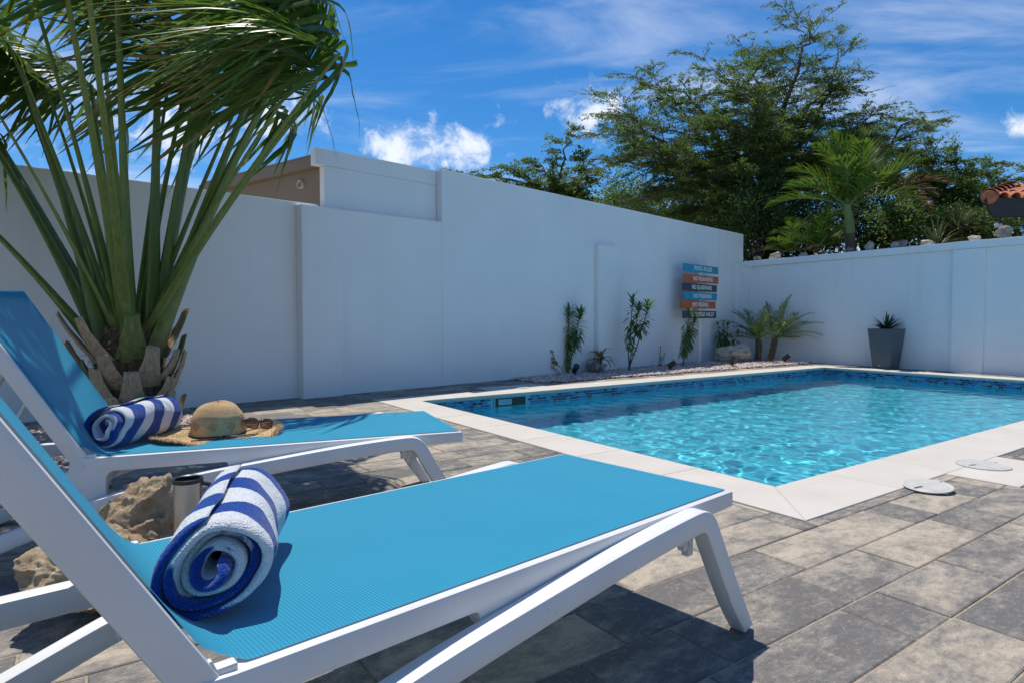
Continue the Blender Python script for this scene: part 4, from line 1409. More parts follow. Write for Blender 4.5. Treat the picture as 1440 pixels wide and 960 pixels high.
# local frame: x along the fascia to the right, y away from the viewer
ev.rotation_euler = (0, 0, R(4))
b = MB()
b.add([(0.0, 0, .45), (0.16, 0.0, 0.17), (4.5, 0.0, 0.17), (4.5, 0.0, 0.50), (0.03, 0, 0.50), (0.0, 0.04, .45), (0.16, 0.04, 0.17), (4.5, 0.04, 0.17), (4.5, 0.04, 0.50), (0.03, 0.04, 0.50)],
      [(0, 1, 2, 3, 4), (9, 8, 7, 6, 5), (0, 5, 6, 1), (1, 6, 7, 2), (3, 8, 9, 4), (4, 9, 5, 0)])
b.build('fascia', M['fascia'], ev)
b = MB(); b.add([(0.17, 0.042, 0.175), (4.5, 0.042, 0.175), (4.5, 2.6, 0.60), (2.6, 2.6, 0.60), (0.17, 0.042, 0.20), (4.5, 0.042, 0.20), (4.5, 2.6, 0.63), (2.6, 2.6, 0.63)], [(0, 3, 2, 1), (4, 5, 6, 7), (0, 4, 7, 3), (1, 2, 6, 5)]); b.build('soffit', M['soffit'], ev)
b = MB(); b.add([(0.02, 0.02, 0.49), (4.5, 0.02, 0.49), (4.5, 2.6, 1.35), (3.4, 2.6, 1.35)], [(0, 1, 2, 3)]); b.build('roof_deck', M['fascia'], ev)
half = MB()
nseg = 8
def barrel(p0, p1, r0, r1, name, th=0.012):
    mbx = MB(); p0 = Vector(p0); p1 = Vector(p1); t_ = (p1 - p0).normalized(); e1 = t_.cross(Vector((0, 0, 1))).normalized(); e2 = e1.cross(t_)
    V = []
    for p, r_ in ((p0, r0), (p1, r1)):
        for rr in (r_, r_ - th):
            for k in range(nseg + 1):
                an = math.pi * k / nseg
                V.append(p + e1 * math.cos(an) * rr + e2 * math.sin(an) * rr)
    n1 = nseg + 1; F = []
    for k in range(nseg):
        F += [(k, k + 1, 2 * n1 + k + 1, 2 * n1 + k), (n1 + k + 1, n1 + k, 3 * n1 + k, 3 * n1 + k + 1), (k + 1, k, n1 + k, n1 + k + 1), (2 * n1 + k, 2 * n1 + k + 1, 3 * n1 + k + 1, 3 * n1 + k)]
    mbx.add(V, F)
    return mbx.build(name, M['tile_roof'], ev, smooth=50)
sl = Vector((0.0, 1.0, 0.33)).normalized()
for c in range(14):
    x = 0.30 + c * 0.235
    for r_ in range(5):
        s = r_ * 0.36 - 0.05
        if s > (x - 0.2) / 1.3: break
        p = Vector((x, 0.0, 0.505)) + sl * s + Vector((0, 0, 0.012 * (r_ % 2)))
        barrel(p, p + sl * 0.42, 0.100, 0.082, 'roof_tile')
hipd = Vector((1.30, 1.0, 0.36)).normalized()
for k in range(6):
    p = Vector((0.05, -0.03, 0.50)) + hipd * (k * 0.36)
    barrel(p + Vector((0, 0, 0.03)), p + hipd * 0.42, 0.13, 0.10, 'hip_tile')
b = MB(); b.lathe([(0.0, 0.012), (0.115, 0.012), (0.125, 0.0), (0.125, -0.05)], 18)
e_ = b.build('end_cap', M['tile_roof'], ev, smooth=40); e_.location = (0.055, -0.02, 0.50); e_.rotation_euler = (-hipd).to_track_quat('Z', 'Y').to_euler()
for k, x in enumerate((0.30, 0.47)):
    t = tag(empty('string_light', Matrix.Translation(ev.location) @ Matrix.Rotation(R(4), 4, 'Z') @ Vector((x, 0.08 + 0.1 * k, 0.17))), ('left' if k == 0 else 'right') + ' one of two hanging bulbs under the tiled eave', 'bulb', 'bulbs under the eave')
    b = MB(); b.lathe([(0.0, 0.0), (0.006, 0.0), (0.006, -0.04), (0.022, -0.045), (0.024, -0.10), (0.0, -0.10)], 14); b.build('socket', M['black'], t, smooth=40)
    b = MB(); b.lathe([(0.016, -0.10), (0.030, -0.125), (0.036, -0.15), (0.030, -0.178), (0.012, -0.192), (0.0, -0.194)], 16); b.build('bulb_glass', M['white'], t, smooth=60)

# ------------------------------------------------------------------ vegetation helpers
def ray_pt(px, py, Y):
    """world point seen at a place of the photograph at distance Y (used once, to read off plant sizes)"""
    P_ = math.atan(32 / 870.0)
    d = Vector(((px - 720) / 870, math.cos(P_) - (py - 480) / 870 * math.sin(P_), -math.sin(P_) - (py - 480) / 870 * math.cos(P_)))
    return Vector((0, 0, 0.93)) + d * (Y / d.y)


class Leaves:
    """many leaf strips in one mesh: each strip is a folded band along a polyline"""
    def __init__(s): s.V = []; s.F = []; s.lr = []; s.lt = []; s.n = 0
    def strip(s, P, W, side, nrm, lr, fold=0.35):
        """P (k,3) points, W (k) half widths, side (3) or (k,3) width direction, nrm fold direction"""
        k = len(P)
        side = np.broadcast_to(side, (k, 3)); nrm = np.broadcast_to(nrm, (k, 3))
        W = np.asarray(W)[:, None]
        Lf = P - side * W + nrm * W * fold; Rt = P + side * W + nrm * W * fold
        V = np.stack([Lf, P, Rt], 1).reshape(-1, 3)
        i = np.arange(k - 1) * 3 + s.n
        s.F.append(np.stack([i, i + 1, i + 4, i + 3], -1)); s.F.append(np.stack([i + 1, i + 2, i + 5, i + 4], -1))
        s.V.append(V); s.lr.append(np.full(3 * k, lr)); s.lt.append(np.repeat(np.linspace(0, 1, k), 3)); s.n += 3 * k
    def build(s, name, mat, parent=None, smooth=True):
        return mesh_np(name, np.concatenate(s.V), np.concatenate(s.F), mat, parent, smooth, None, {'lr': np.concatenate(s.lr), 'lt': np.concatenate(s.lt)})


def unit(v_): return v_ / (np.linalg.norm(v_) + 1e-9)


def quads(anchor, dirs, size, wid, r, flat=0.55):
    """leaf quads: anchor (n,3), dirs (n,3) leaf axes"""
    n = len(anchor)
    d = dirs + r.normal(0, 0.35, (n, 3)); d /= np.linalg.norm(d, axis=1, keepdims=True)
    up = np.tile(np.array([0, 0, 1.0]), (n, 1)) * flat + r.normal(0, 0.5, (n, 3))
    s = np.cross(d, up); s /= np.linalg.norm(s, axis=1, keepdims=True) + 1e-9
    L = (size * r.uniform(0.6, 1.25, n))[:, None]; W = (wid * r.uniform(0.7, 1.2, n))[:, None]
    a = anchor; V = np.stack([a, a + d * L * 0.5 + s * W, a + d * L, a + d * L * 0.5 - s * W], 1).reshape(-1, 3)
    F = (np.arange(n) * 4)[:, None] + np.arange(4)[None]
    return V, F


def curve3(p0, p1, bend, n=8, jit=0.0, r=None):
    p0, p1, bend = (np.array(q, float) for q in (p0, p1, bend))
    t = np.linspace(0, 1, n)[:, None]
    P = p0 + (p1 - p0) * t + bend * (4 * t * (1 - t))
    if jit and r is not None: P[1:-1] += r.normal(0, jit, (n - 2, 3))
    return P


def tree(name, base, fork, targets, seed, mat, label, group, leaf=(0.085, 0.02), nsub=13, ntwig=6, nanch=8, nleaf=6, sub_len=0.30, tr=0.16, sparse_tip=0.85, up=0.10, spread=0.06):
    r = np.random.default_rng(seed)
    base = np.array(base, float); fork = np.array(fork, float)
    t = tag(empty(name, tuple(base)), label, 'tree', group)
    wood = MB()
    wood.tube((curve3(base, fork, (0.1, 0, 0), 6, 0.04, r) - base), np.linspace(tr, tr * 0.75, 6), 9)
    AN, DR = [], []
    for T in targets:
        T = np.array(T, float); L = np.linalg.norm(T - fork)
        P = curve3(fork, T, np.array([0, 0, 0.10 * L]) + r.normal(0, 0.05 * L, 3), 11, 0.018 * L, r)
        wood.tube(P - base, np.linspace(tr * 0.5, 0.010, 11) , 6)
        for q in np.linspace(0.22, 1.0, nsub):
            i = min(int(q * 10), 9); f = q * 10 - i
            p = P[i] * (1 - f) + P[i + 1] * f
            tang = unit(P[i + 1] - P[i])
            d = unit(tang * np.array([0.8, 0.8, 0.35]) + r.normal(0, 0.8, 3) * np.array([1.3, 0.9, 0.24]) + np.array([0, 0, up]))
            sl = L * sub_len * r.uniform(0.5, 1.15) * (1.15 - 0.75 * q)
            if q > 0.99: d = unit(tang * np.array([1, 1, 0.5])); sl *= 1.8
            S = curve3(p, p + d * sl, np.array([0, 0, 0.06 * sl]) + r.normal(0, 0.05 * sl, 3), 6, 0.02 * sl, r)
            wood.tube(S - base, np.linspace(0.022 * (1.3 - q), 0.006, 6), 4, cap=False)
            for tq in np.linspace(0.2, 1.0, ntwig):
                j = min(int(tq * 5), 4); g = tq * 5 - j
                tp = S[j] * (1 - g) + S[j + 1] * g
                td = unit(unit(S[j + 1] - S[j]) * 0.8 + r.normal(0, 0.7, 3) * np.array([1.3, 0.9, 0.20]) + np.array([0, 0, 0.03]))
                tl = r.uniform(0.25, 0.6) * min(1.0, 0.4 + sl)
                wood.tube(np.stack([tp, tp + td * tl * 0.5 + np.array([0, 0, 0.02]), tp + td * tl]) - base, [0.007, 0.005, 0.003], 3, cap=False)
                if r.random() > (0.95 if q < 0.55 else sparse_tip): continue
                ks = np.linspace(0.1, 1.05, nanch)[:, None]
                A = tp + td * tl * ks + r.normal(0, 0.02, (nanch, 3)) - np.array([0, 0, 0.06]) * ks ** 2
                AN.append(A); DR.append(np.tile(td, (nanch, 1)))
    A = np.repeat(np.concatenate(AN), nleaf, 0); D = np.repeat(np.concatenate(DR), nleaf, 0)
    A = A + r.normal(0, spread, A.shape) * np.array([1, 1, 0.35])
    V, F = quads(A - base, D, leaf[0], leaf[1], r)
    wood.build('trunk', M['bark'], t, smooth=60)
    clump = np.repeat(r.uniform(0, 1, len(A) // nleaf), nleaf) * 0.6 + r.uniform(0, 0.4, len(A))
    mesh_np('crown', V, F, mat, t, False, None, {'lr': np.repeat(clump, 4), 'lt': np.zeros(len(V))})
    return t


def shrub(name, c, size, seed, mat, label, group, n=9000, leaf=(0.085, 0.022), base_z=2.06):
    r = np.random.default_rng(seed)
    c = np.array(c, float); size = np.array(size, float)
    t = tag(empty(name, (c[0], c[1], base_z)), label, 'shrub', group)
    off = np.array([c[0], c[1], base_z])
    nc = 46
    cl = r.normal(0, 1, (nc, 3)); cl /= np.linalg.norm(cl, axis=1, keepdims=True); cl *= r.uniform(0.35, 1.0, (nc, 1)) ** 0.6
    cl = cl * size * 0.5 + c
    cl = cl[cl[:, 2] > base_z - 0.1]
    w = MB()
    for q in cl[: 22]:
        w.tube((curve3((c[0] + r.normal(0, .1), c[1] + r.normal(0, .1), base_z - 0.05), q, r.normal(0, 0.08, 3), 5) - off), np.linspace(0.03, 0.006, 5), 5, cap=False)
    w.build('stem', M['bark'], t, smooth=60)
    k = r.integers(0, len(cl), n)
    A = cl[k] + r.normal(0, 1, (n, 3)) * size * 0.085
    D = A - cl[k]; D /= np.linalg.norm(D, axis=1, keepdims=True) + 1e-9
    V, F = quads(A - off, D + np.array([0, 0, 0.2]), leaf[0], leaf[1], r)
    lr = r.uniform(0, 1, len(cl))[k] * 0.55 + r.uniform(0, 0.45, n)
    mesh_np('foliage', V, F, mat, t, False, None, {'lr': np.repeat(lr, 4), 'lt': np.zeros(len(V))})
    return t


def rachis(p, d, L, droop, n=12, wind=(0, 0, 0)):
    p = np.array(p, float); d = unit(np.array(d, float)); out = [p]
    for k in range(n - 1):
        f = (k + 1) / (n - 1)
        d = unit(d + (np.array([0, 0, -droop]) + np.array(wind)) * f * 2.2 / (n - 1))
        p = p + d * (L / (n - 1)); out.append(p)
    return np.array(out)


def pinnate(parent, P, off, mat, seed, npair=26, ll=0.34, lw=0.012, droop=0.5, stem=0.010, vee=0.35, wind=(0, 0, 0), start=0.18, name='frond'):
    """feather frond along rachis points P; returns the frond object (stem mesh) with its leaflets as one child"""
    r = np.random.default_rng(seed)
    w = MB(); w.tube(P - off, np.linspace(stem, stem * 0.25, len(P)), 5, cap=False)
    fr = w.build(name, M['petiole'], parent, smooth=60, attr='lt')
    a = fr.data.attributes['lt']; a.data.foreach_set('value', np.full(len(fr.data.vertices), 0.5, dtype=np.float32))
    lv = Leaves(); m = len(P) - 1
    for i, q in enumerate(np.linspace(start, 0.995, npair)):
        j = min(int(q * m), m - 1); f = q * m - j
        p = P[j] * (1 - f) + P[j + 1] * f; tg = unit(P[j + 1] - P[j])
        sd = unit(np.cross(tg, np.array([0, 0, 1.0]))); nn = np.cross(sd, tg)
        L = ll * math.sin(math.pi * min(0.97, 0.16 + 0.80 * q)) ** 0.7 * r.uniform(0.85, 1.1)
        for sg_ in (-1, 1):
            d = unit(sd * sg_ * (1.0 - 0.55 * q) + tg * (0.45 + 0.75 * q) + nn * vee + r.normal(0, 0.10, 3))
            pts = [p]; dd = d
            for k in range(4):
                dd = unit(dd + (np.array([0, 0, -droop]) + np.array(wind)) * 0.28 * (k + 1) / 2 + r.normal(0, 0.03, 3)); pts.append(pts[-1] + dd * L / 4)
            pts = np.array(pts) - off
            lv.strip(pts, lw * np.array([0.5, 1.0, 0.95, 0.65, 0.05]), unit(np.cross(d, nn) + 1e-6), nn, r.uniform(0, 1), 0.3)
    lv.build('leaflets', mat, fr)
    return fr


# ------------------------------------------------------------------ fan palm at left
FB = np.array([-3.02, 4.90, 0.0])
palm = tag(empty('fan_palm', tuple(FB)), 'large fan palm with windblown fronds and cut leaf bases, behind the loungers', 'palm')
w = MB()
zz = np.linspace(-0.05, 0.84, 14)
w.tube([(0.015 * math.sin(z * 9), 0.01 * math.cos(z * 7), z) for z in zz], [0.25 - 0.02 * abs(math.sin(z * 14)) - 0.06 * max(0, z - 0.55) for z in zz], 18)
w.build('trunk', M['trunk'], palm, smooth=60)
M['petiole_cut'] = mat_fibre('green_cut_base', (0.16, 0.15, 0.06), (0.17, 0.22, 0.07), (0.34, 0.28, 0.15), (30, 30, 5))
# leaf bases that were cut off
rb = np.random.default_rng(5)
for i in range(34):
    ring = i // 9
    a_ = (i % 9) * 2 * math.pi / 9 + ring * 0.35 + rb.normal(0, 0.12)
    z0 = 0.02 + 0.20 * ring + rb.uniform(-0.03, 0.05)
    L = rb.uniform(0.20, 0.44); lean = rb.uniform(0.16, 0.38) + 0.05 * ring
    d = Vector((math.cos(a_) * math.sin(lean), math.sin(a_) * math.sin(lean), math.cos(lean)))
    sd = Vector((-math.sin(a_), math.cos(a_), 0)); nn = sd.cross(d)
    p0 = Vector((math.cos(a_) * 0.222, math.sin(a_) * 0.222, z0))
    bm = bmesh.new()
    rows_ = []
    for k, (q, hw, tk) in enumerate(((0, 0.115, 0.03), (0.35, 0.085, 0.028), (0.7, 0.058, 0.022), (1.0, 0.050, 0.018))):
        c = p0 + d * L * q + Vector((math.cos(a_), math.sin(a_), 0)) * 0.05 * math.sin(q * 2)
        jag = [rb.uniform(-0.02, 0.02) if k == 3 else 0 for _ in range(6)]
        row = []
        for m_, (fx, fy) in enumerate(((-1, 0.0), (-0.5, 0.8), (0.5, 0.8), (1, 0.0), (0.5, -0.7), (-0.5, -0.7))):
            row.append(bm.verts.new(c + sd * hw * fx - nn * tk * fy + d * jag[m_]))
        rows_.append(row)
    for r0_, r1_ in zip(rows_, rows_[1:]):
        for k in range(6): bm.faces.new((r0_[k], r0_[(k + 1) % 6], r1_[(k + 1) % 6], r1_[k]))
    bm.faces.new(rows_[0][::-1]); bm.faces.new(rows_[-1])
    mesh_bm('leaf_base', bm, M['petiole_cut'] if i % 5 == 3 else M['boot'], palm, 45)
# loose fibre
lv = Leaves()
for i in range(1100):
    a_ = rb.uniform(0, 6.28); z0 = rb.uniform(0.25, 0.85); p = np.array([math.cos(a_) * 0.21, math.sin(a_) * 0.21, z0])
    d = unit(np.array([math.cos(a_) * rb.uniform(0, .8), math.sin(a_) * rb.uniform(0, .8), rb.uniform(-0.6, 0.9)]) + rb.normal(0, 0.3, 3))
    pts = [p]
    for k in range(4): d = unit(d + rb.normal(0, 0.3, 3)); pts.append(pts[-1] + d * rb.uniform(0.02, 0.06))
    lv.strip(np.array(pts), np.full(5, rb.uniform(0.0008, 0.003)), unit(np.cross(d, [0.3, 0.2, 1])), d, rb.uniform(0, 1), 0)
tag(lv.build('trunk_fibre', M['frond_dry'], palm), kind='stuff')


def fan_leaf(parent, hub, ax, seed, off, Rd=0.80, nseg=46, spread=104, wind=(-0.80, -0.12, 0.0), grav=0.62, mat='fan', twist=None):
    r = np.random.default_rng(seed)
    ax = unit(np.array(ax, float))
    up = np.array([0, 0, 1.0]) if twist is None else np.array(twist, float)
    sd = unit(np.cross(ax, up) + r.normal(0, 0.15, 3)); sd = unit(sd - ax * sd.dot(ax)); nn = np.cross(sd, ax)
    lv = Leaves(); wind = np.array(wind, float)
    dphi = R(2 * spread / nseg)
    for i in range(nseg):
        ph = R(-spread + 2 * spread * (i + 0.5) / nseg) + r.normal(0, 0.02)
        d = ax * math.cos(ph) + sd * math.sin(ph) + nn * (0.16 * math.cos(ph) - 0.22 * abs(math.sin(ph)) + r.normal(0, 0.03))
        d = unit(d); wd = unit(-ax * math.sin(ph) + sd * math.cos(ph))
        L = Rd * (0.80 + 0.26 * math.cos(ph * 0.7)) * r.uniform(0.8, 1.15)
        n = 13; p = np.array(hub, float); pts = [p]; dd = d; ws = [0.004]
        stream = unit(wind + np.array([0, 0, -grav]) + r.normal(0, 0.22, 3))
        b_max = r.uniform(0.40, 0.92); b0 = r.uniform(0.12, 0.32)
        for k in range(1, n):
            t_ = k / (n - 1)
            q_ = min(1.0, max(0.0, (t_ - b0) / 0.40)); q_ = q_ * q_ * (3 - 2 * q_)
            dd = unit(d * (1 - b_max * q_) + stream * b_max * q_ + np.array([0, 0, -0.18]) * max(0, t_ - 0.6) + r.normal(0, 0.03, 3) * (t_ > 0.4))
            p = p + dd * L / (n - 1); pts.append(p)
            w_ = min(t_ * L * dphi * 0.66, 0.40 * L * dphi * 0.66)
            ws.append(max(w_ * (1 - max(0, (t_ - 0.52) / 0.48) ** 1.6), 0.0012))
        lv.strip(np.array(pts) - off, np.array(ws), wd, nn, r.uniform(0, 1), 0.55)
    return lv.build('fan_blade', M[mat], parent)


crown_c = FB + np.array([0, 0, 0.60])
PET = [(-75, 262, 4.35), (-45, 150, 4.7), (-95, 60, 5.2), (28, 95, 4.55), (128, 120, 5.35), (165, -15, 4.2), (226, -70, 4.9),
       (278, 120, 5.1), (420, -15, 4.9), (412, 70, 4.8), (372, 150, 5.35), (318, 10, 5.7), (-10, 20, 5.7),
       (140, 10, 5.9), (430, 95, 4.6), (400, 125, 5.7), (10, 60, 4.4), (432, -50, 5.6), (250, 40, 5.4), (300, -40, 5.2), (436, 35, 4.8), (60, 110, 4.9), (-40, 100, 4.2), (60, -170, 3.45), (110, -120, 3.3), (30, -60, 3.9), (478, 75, 4.1), (462, 110, 4.35)]
for i, (px, py, Yt) in enumerate(PET):
    T = np.array(ray_pt(px, py, Yt))
    hd = T - crown_c; hz = unit(np.array([hd[0], hd[1], 0.0]))
    p0 = crown_c + hz * (0.16 if i < 13 else 0.03) + np.array([0, 0, 0.02 * (i % 4)])
    Lp = np.linalg.norm(T - p0)
    out = 0.0 if abs(px - 190) < 40 else 1.0
    bend = np.array([0, 0, 0.030 * Lp]) * out - hz * 0.005 * Lp * out
    P = curve3(p0, T, bend, 14)
    t_ = np.linspace(0, 1, 14)
    rad = 0.066 * (1 - t_) ** 3.0 + 0.043 * (1 - 0.42 * t_)
    if i > 12: rad = rad * 0.55
    w = MB(); w.tube(P - FB, rad, 8, flat=0.55, a=t_.tolist())
    pe = w.build('petiole', M['petiole'], palm, smooth=60, attr='lt')
    ax = unit(P[-1] - P[-3])
    fan_leaf(pe, T, unit(ax * np.array([0.8, 0.8, 0.62]) + np.array([-0.62 if px < 440 else -1.6, -0.1, -0.05])), 100 + i, FB, spread=104 if px < 440 else 58, Rd=(1.30 if px > 270 else 1.12) * (1.0 if i % 3 else 0.9), nseg=56)

# ------------------------------------------------------------------ plants along the wall
def oleander(loc, heads, seed, label, nleaf=60, lean=(0, 0), mat='leaf_olean', group='leafy shrubs along the tall wall', droop=0.75, ll=0.20):
    r = np.random.default_rng(seed)
    t = tag(empty('leafy_shrub', loc), label, 'shrub', group)
    w = MB(); lv = Leaves()
    for (dx, dy, H_, s0) in heads:
        P = curve3((0, 0, -0.02), (dx, dy, H_), (lean[0] * 0.1, 0, 0), 9, 0.008, r)
        w.tube(P, np.linspace(0.013, 0.005, 9), 6, cap=False)
        for k in range(nleaf):
            q = s0 + (1 - s0) * (k + r.uniform(0, 1)) / nleaf; j = min(int(q * 8), 7); f = q * 8 - j
            p = P[j] * (1 - f) + P[j + 1] * f
            a_ = k * 2.4 + r.normal(0, 0.3); el = 0.25 + 0.9 * max(0, (q - 0.75) / 0.25) - 0.35 * (1 - q)
            d = unit(np.array([math.cos(a_) * math.cos(el), math.sin(a_) * math.cos(el), math.sin(el)])); L = ll * r.uniform(0.7, 1.15)
            pts = [p]; dd = d
            for m_ in range(4):
                dd = unit(dd + np.array([0, 0, -droop * (1.25 - q)]) * 0.6); pts.append(pts[-1] + dd * L / 4)
            sd = unit(np.cross(d, [0, 0, 1.0]))
            lv.strip(np.array(pts), L * 0.105 * np.array([0.25, 0.9, 1.0, 0.7, 0.05]), sd, np.cross(sd, d), r.uniform(0, 1), 0.25)
    w.build('stem', M['bark'], t, smooth=60)
    lv.build('leaves', M[mat], t)
    return t


oleander((0.93, 10.35, 0), [(0.02, 0.0, 1.06, 0.12), (0.22, 0.02, 1.02, 0.45)], 1, 'leafy shrub left of the wall pilaster, drooping narrow leaves', 105)
oleander((2.06, 10.91, 0), [(0.06, 0, 1.27, 0.30), (0.36, 0.05, 1.16, 0.55), (0.18, 0.0, 1.12, 0.6)], 2, 'tallest slender leafy shrub on a bare stem, right of the wall pilaster', 75)
oleander((3.26, 11.88, 0), [(0.16, 0.05, 1.06, 0.25), (0.26, 0.0, 0.95, 0.4)], 3, 'leafy shrub in front of the sign boards', 90, droop=1.1)
oleander((4.62, 13.50, 0), [(0.0, 0, 0.86, 0.2), (0.12, 0.05, 0.80, 0.25), (-0.13, 0, 0.82, 0.2), (0.30, -0.05, 0.62, 0.2)], 4, 'bushy drooping shrub behind the pale coral rock', 44, droop=1.3)
oleander((2.82, 11.88, 0), [(0.04, 0, 0.40, 0.45), (0.12, 0, 0.28, 0.5)], 6, 'tiny withered shrub between the tall shrub and the sign', 9, mat='leaf_dry', group='withered plants along the wall', ll=0.09)
# yellowing rosette
def rosette(name, loc, n, L, W, seed, mat, label, cat, group=None, el=(0.2, 1.3), droop=0.5, stem=0.0, parent=None, nm='leaf_tuft', curl=1.0):
    r = np.random.default_rng(seed)
    t = parent if parent is not None else tag(empty(name, loc), label, cat, group)
    lv = Leaves()
    for k in range(n):
        a_ = k * 2.39996 + r.normal(0, 0.1); e = r.uniform(*el)
        d = unit(np.array([math.cos(a_) * math.cos(e), math.sin(a_) * math.cos(e), math.sin(e)])); Lk = L * r.uniform(0.75, 1.1)
        base_ = np.array([0, 0, stem]) + d * 0.01
        pts = [base_]; dd = d
        for m_ in range(5): dd = unit(dd + np.array([0, 0, -droop]) * 0.2 * (m_ + 1) * curl + r.normal(0, 0.02, 3)); pts.append(pts[-1] + dd * Lk / 5)
        sd = unit(np.cross(d, [0, 0, 1.0]))
        lv.strip(np.array(pts), W * np.array([0.6, 1.0, 0.95, 0.75, 0.45, 0.03]), sd, np.cross(sd, d), r.uniform(0, 1), 0.4)
    o = lv.build(nm, M[mat], t)
    if parent is None and stem > 0:
        w = MB(); w.tube([(0, 0, -0.03), (0.01, 0, stem)], 0.02, 7); w.build('stem', M['bark'], t)
    return t if parent is None else o


rosette('bromeliad', (1.52, 10.60, 0), 22, 0.40, 0.020, 8, 'leaf_mix', 'yellowing rosette plant behind the dark rock', 'plant', stem=0.22, droop=0.7)
# withered looping stems
t = tag(empty('withered_plant', (0.60, 10.10, 0)), 'withered brown plant with looping stems beside the first shrub', 'plant', 'withered plants along the wall')
w = MB()
w.tube(catmull([(-0.02, 0, 0), (-0.10, 0, 0.18), (-0.15, 0, 0.32), (-0.05, 0, 0.42), (0.06, 0, 0.38), (0.10, 0, 0.22), (0.06, 0, 0.12)], 6), 0.012, 6)
w.tube(catmull([(0.22, 0, 0), (0.12, 0, 0.10), (0.02, 0, 0.16), (-0.06, 0.02, 0.12)], 6), 0.010, 6)
w.tube(catmull([(-0.08, 0, 0), (-0.06, 0, 0.15), (0.02, 0, 0.36), (0.04, 0, 0.42)], 6), 0.008, 6)
w.tube(catmull([(0.25, 0, 0), (0.20, 0, 0.14), (0.08, 0, 0.20), (0.05, 0, 0.30)], 6), 0.010, 6)
w.build('stem', M['boot'], t, smooth=60)
lv = Leaves(); r5 = np.random.default_rng(4)
for p, n_ in (((-0.15, 0, 0.32), 5), ((0.10, 0, 0.24), 5), ((0.0, 0, 0.41), 4), ((0.05, 0, 0.30), 4)):
    for k in range(n_):
        d = unit(r5.normal(0, 1, 3) + np.array([0, 0, -0.9])); pts = np.array([np.array(p) + d * s for s in (0, .03, .06, .10)])
        lv.strip(pts, np.array([.004, .014, .012, .001]), unit(np.cross(d, [0, 1, 0.2])), d, r5.uniform(), 0)
lv.build('dead_leaves', M['leaf_dry'], t)

# small date palms in the corner
def date_palm(loc, trunk_top, seed, label, nfr=15, L=0.82, bias=(0, 0, 0), tilt0=(0.25, 1.35)):
    r = np.random.default_rng(seed)
    t = tag(empty('date_palm', loc), label, 'palm', 'small date palms in the corner')
    off = np.array(loc); top = np.array(trunk_top, float)
    w = MB(); P = curve3((0, 0, -0.03), top, (0.015, 0, 0), 10)
    w.tube(P, [0.062 + 0.012 * (k % 2) for k in range(10)], 9)
    w.build('trunk', M['trunk'], t)
    for k in range(nfr):
        a_ = k * 2.39996 + r.normal(0, 0.2); e = tilt0[0] + (tilt0[1] - tilt0[0]) * (k / nfr)
        d = np.array([math.cos(a_) * math.cos(e), math.sin(a_) * math.cos(e), math.sin(e)]) + np.array(bias)
        Pq = rachis(top + off, d, L * r.uniform(0.85, 1.1), 0.62, 11)
        pinnate(t, Pq, off, M['frond_dark'], seed * 100 + k, 30, 0.20, 0.006, 0.35, 0.008, 0.45)
    return t


date_palm((5.33, 13.42, 0), (0.02, 0, 0.46), 31, 'small date palm with upright slim trunk in the wall corner', 15, 0.85, (-0.25, 0, 0))
date_palm((5.55, 13.36, 0), (0.12, -0.02, 0.50), 32, 'small date palm with leaning trunk in the wall corner, fronds to the right', 17, 0.95, (0.55, -0.1, 0))
rosette('leafy_tuft', (5.12, 13.95, 0), 16, 0.22, 0.012, 18, 'leaf_shrub', 'small dark plant in the corner behind the coral rock', 'plant', droop=0.4)
# agave in the planter (part of the planter)
rosette('agave', None, 38, 0.36, 0.022, 9, 'agave', '', '', el=(0.22, 1.35), droop=0.12, parent=pot, nm='agave').location = (0, 0, 0.70)

# ------------------------------------------------------------------ trees and palms beyond the end wall
def RQ(px, py, Y): return tuple(ray_pt(px, py, Y))
big = [RQ(*q) for q in ((868, 152, 16.5), (915, 118, 18), (1000, 95, 17.5), (1068, 70, 18.5), (1135, 40, 18), (1178, 62, 18.5), (1172, 118, 18), (1232, 158, 17.5), (1288, 165, 18.5), (850, 236, 17), (905, 205, 16), (952, 130, 19),
                                (930, 280, 16.5), (985, 330, 16), (1000, 170, 16), (1060, 130, 16.2), (1120, 165, 16.5), (1170, 215, 17), (1040, 240, 15.8), (1100, 260, 15.8), (880, 300, 17), (970, 230, 20), (1090, 120, 20), (960, 300, 18), (858, 190, 18), (890, 170, 18.5), (1255, 195, 18), (1210, 185, 18.5), (1030, 340, 16.5), (1090, 340, 17.5))]
tree('acacia_tree', RQ(1075, 395, 17.5)[:2] + (2.0,), RQ(1082, 300, 17.5), big, 12, M['leaf_acacia'], 'tall feathery tree with windswept branches behind the end wall', 'trees beyond the walls', nsub=21, ntwig=9, nanch=10, nleaf=6, sub_len=0.36, tr=0.2, leaf=(0.066, 0.0145), spread=0.038, sparse_tip=0.62, up=0.05)
rt = [RQ(*q) for q in ((1245, 205, 19), (1300, 200, 19.5), (1345, 225, 19), (1385, 240, 19), (1425, 245, 19.5), (1405, 290, 19), (1350, 270, 18.5), (1300, 250, 18.5), (1440, 300, 20), (1260, 260, 19), (1330, 310, 18.5), (1390, 330, 19), (1480, 280, 20), (1520, 310, 20), (1290, 310, 18.5))]
tree('acacia_tree', RQ(1335, 395, 19)[:2] + (2.0,), RQ(1338, 335, 19), rt, 22, M['leaf_acacia'], 'spreading green tree behind the right part of the end wall', 'trees beyond the walls', nsub=16, ntwig=9, nanch=8, nleaf=5, sub_len=0.36, tr=0.16, leaf=(0.085, 0.018), spread=0.045)
lt_ = [RQ(*q) for q in ((672, 246, 22), (715, 238, 22), (755, 228, 22.5), (800, 188, 22), (822, 225, 22), (846, 238, 22.5), (815, 270, 22), (780, 255, 22), (850, 280, 22), (740, 262, 22.5))]
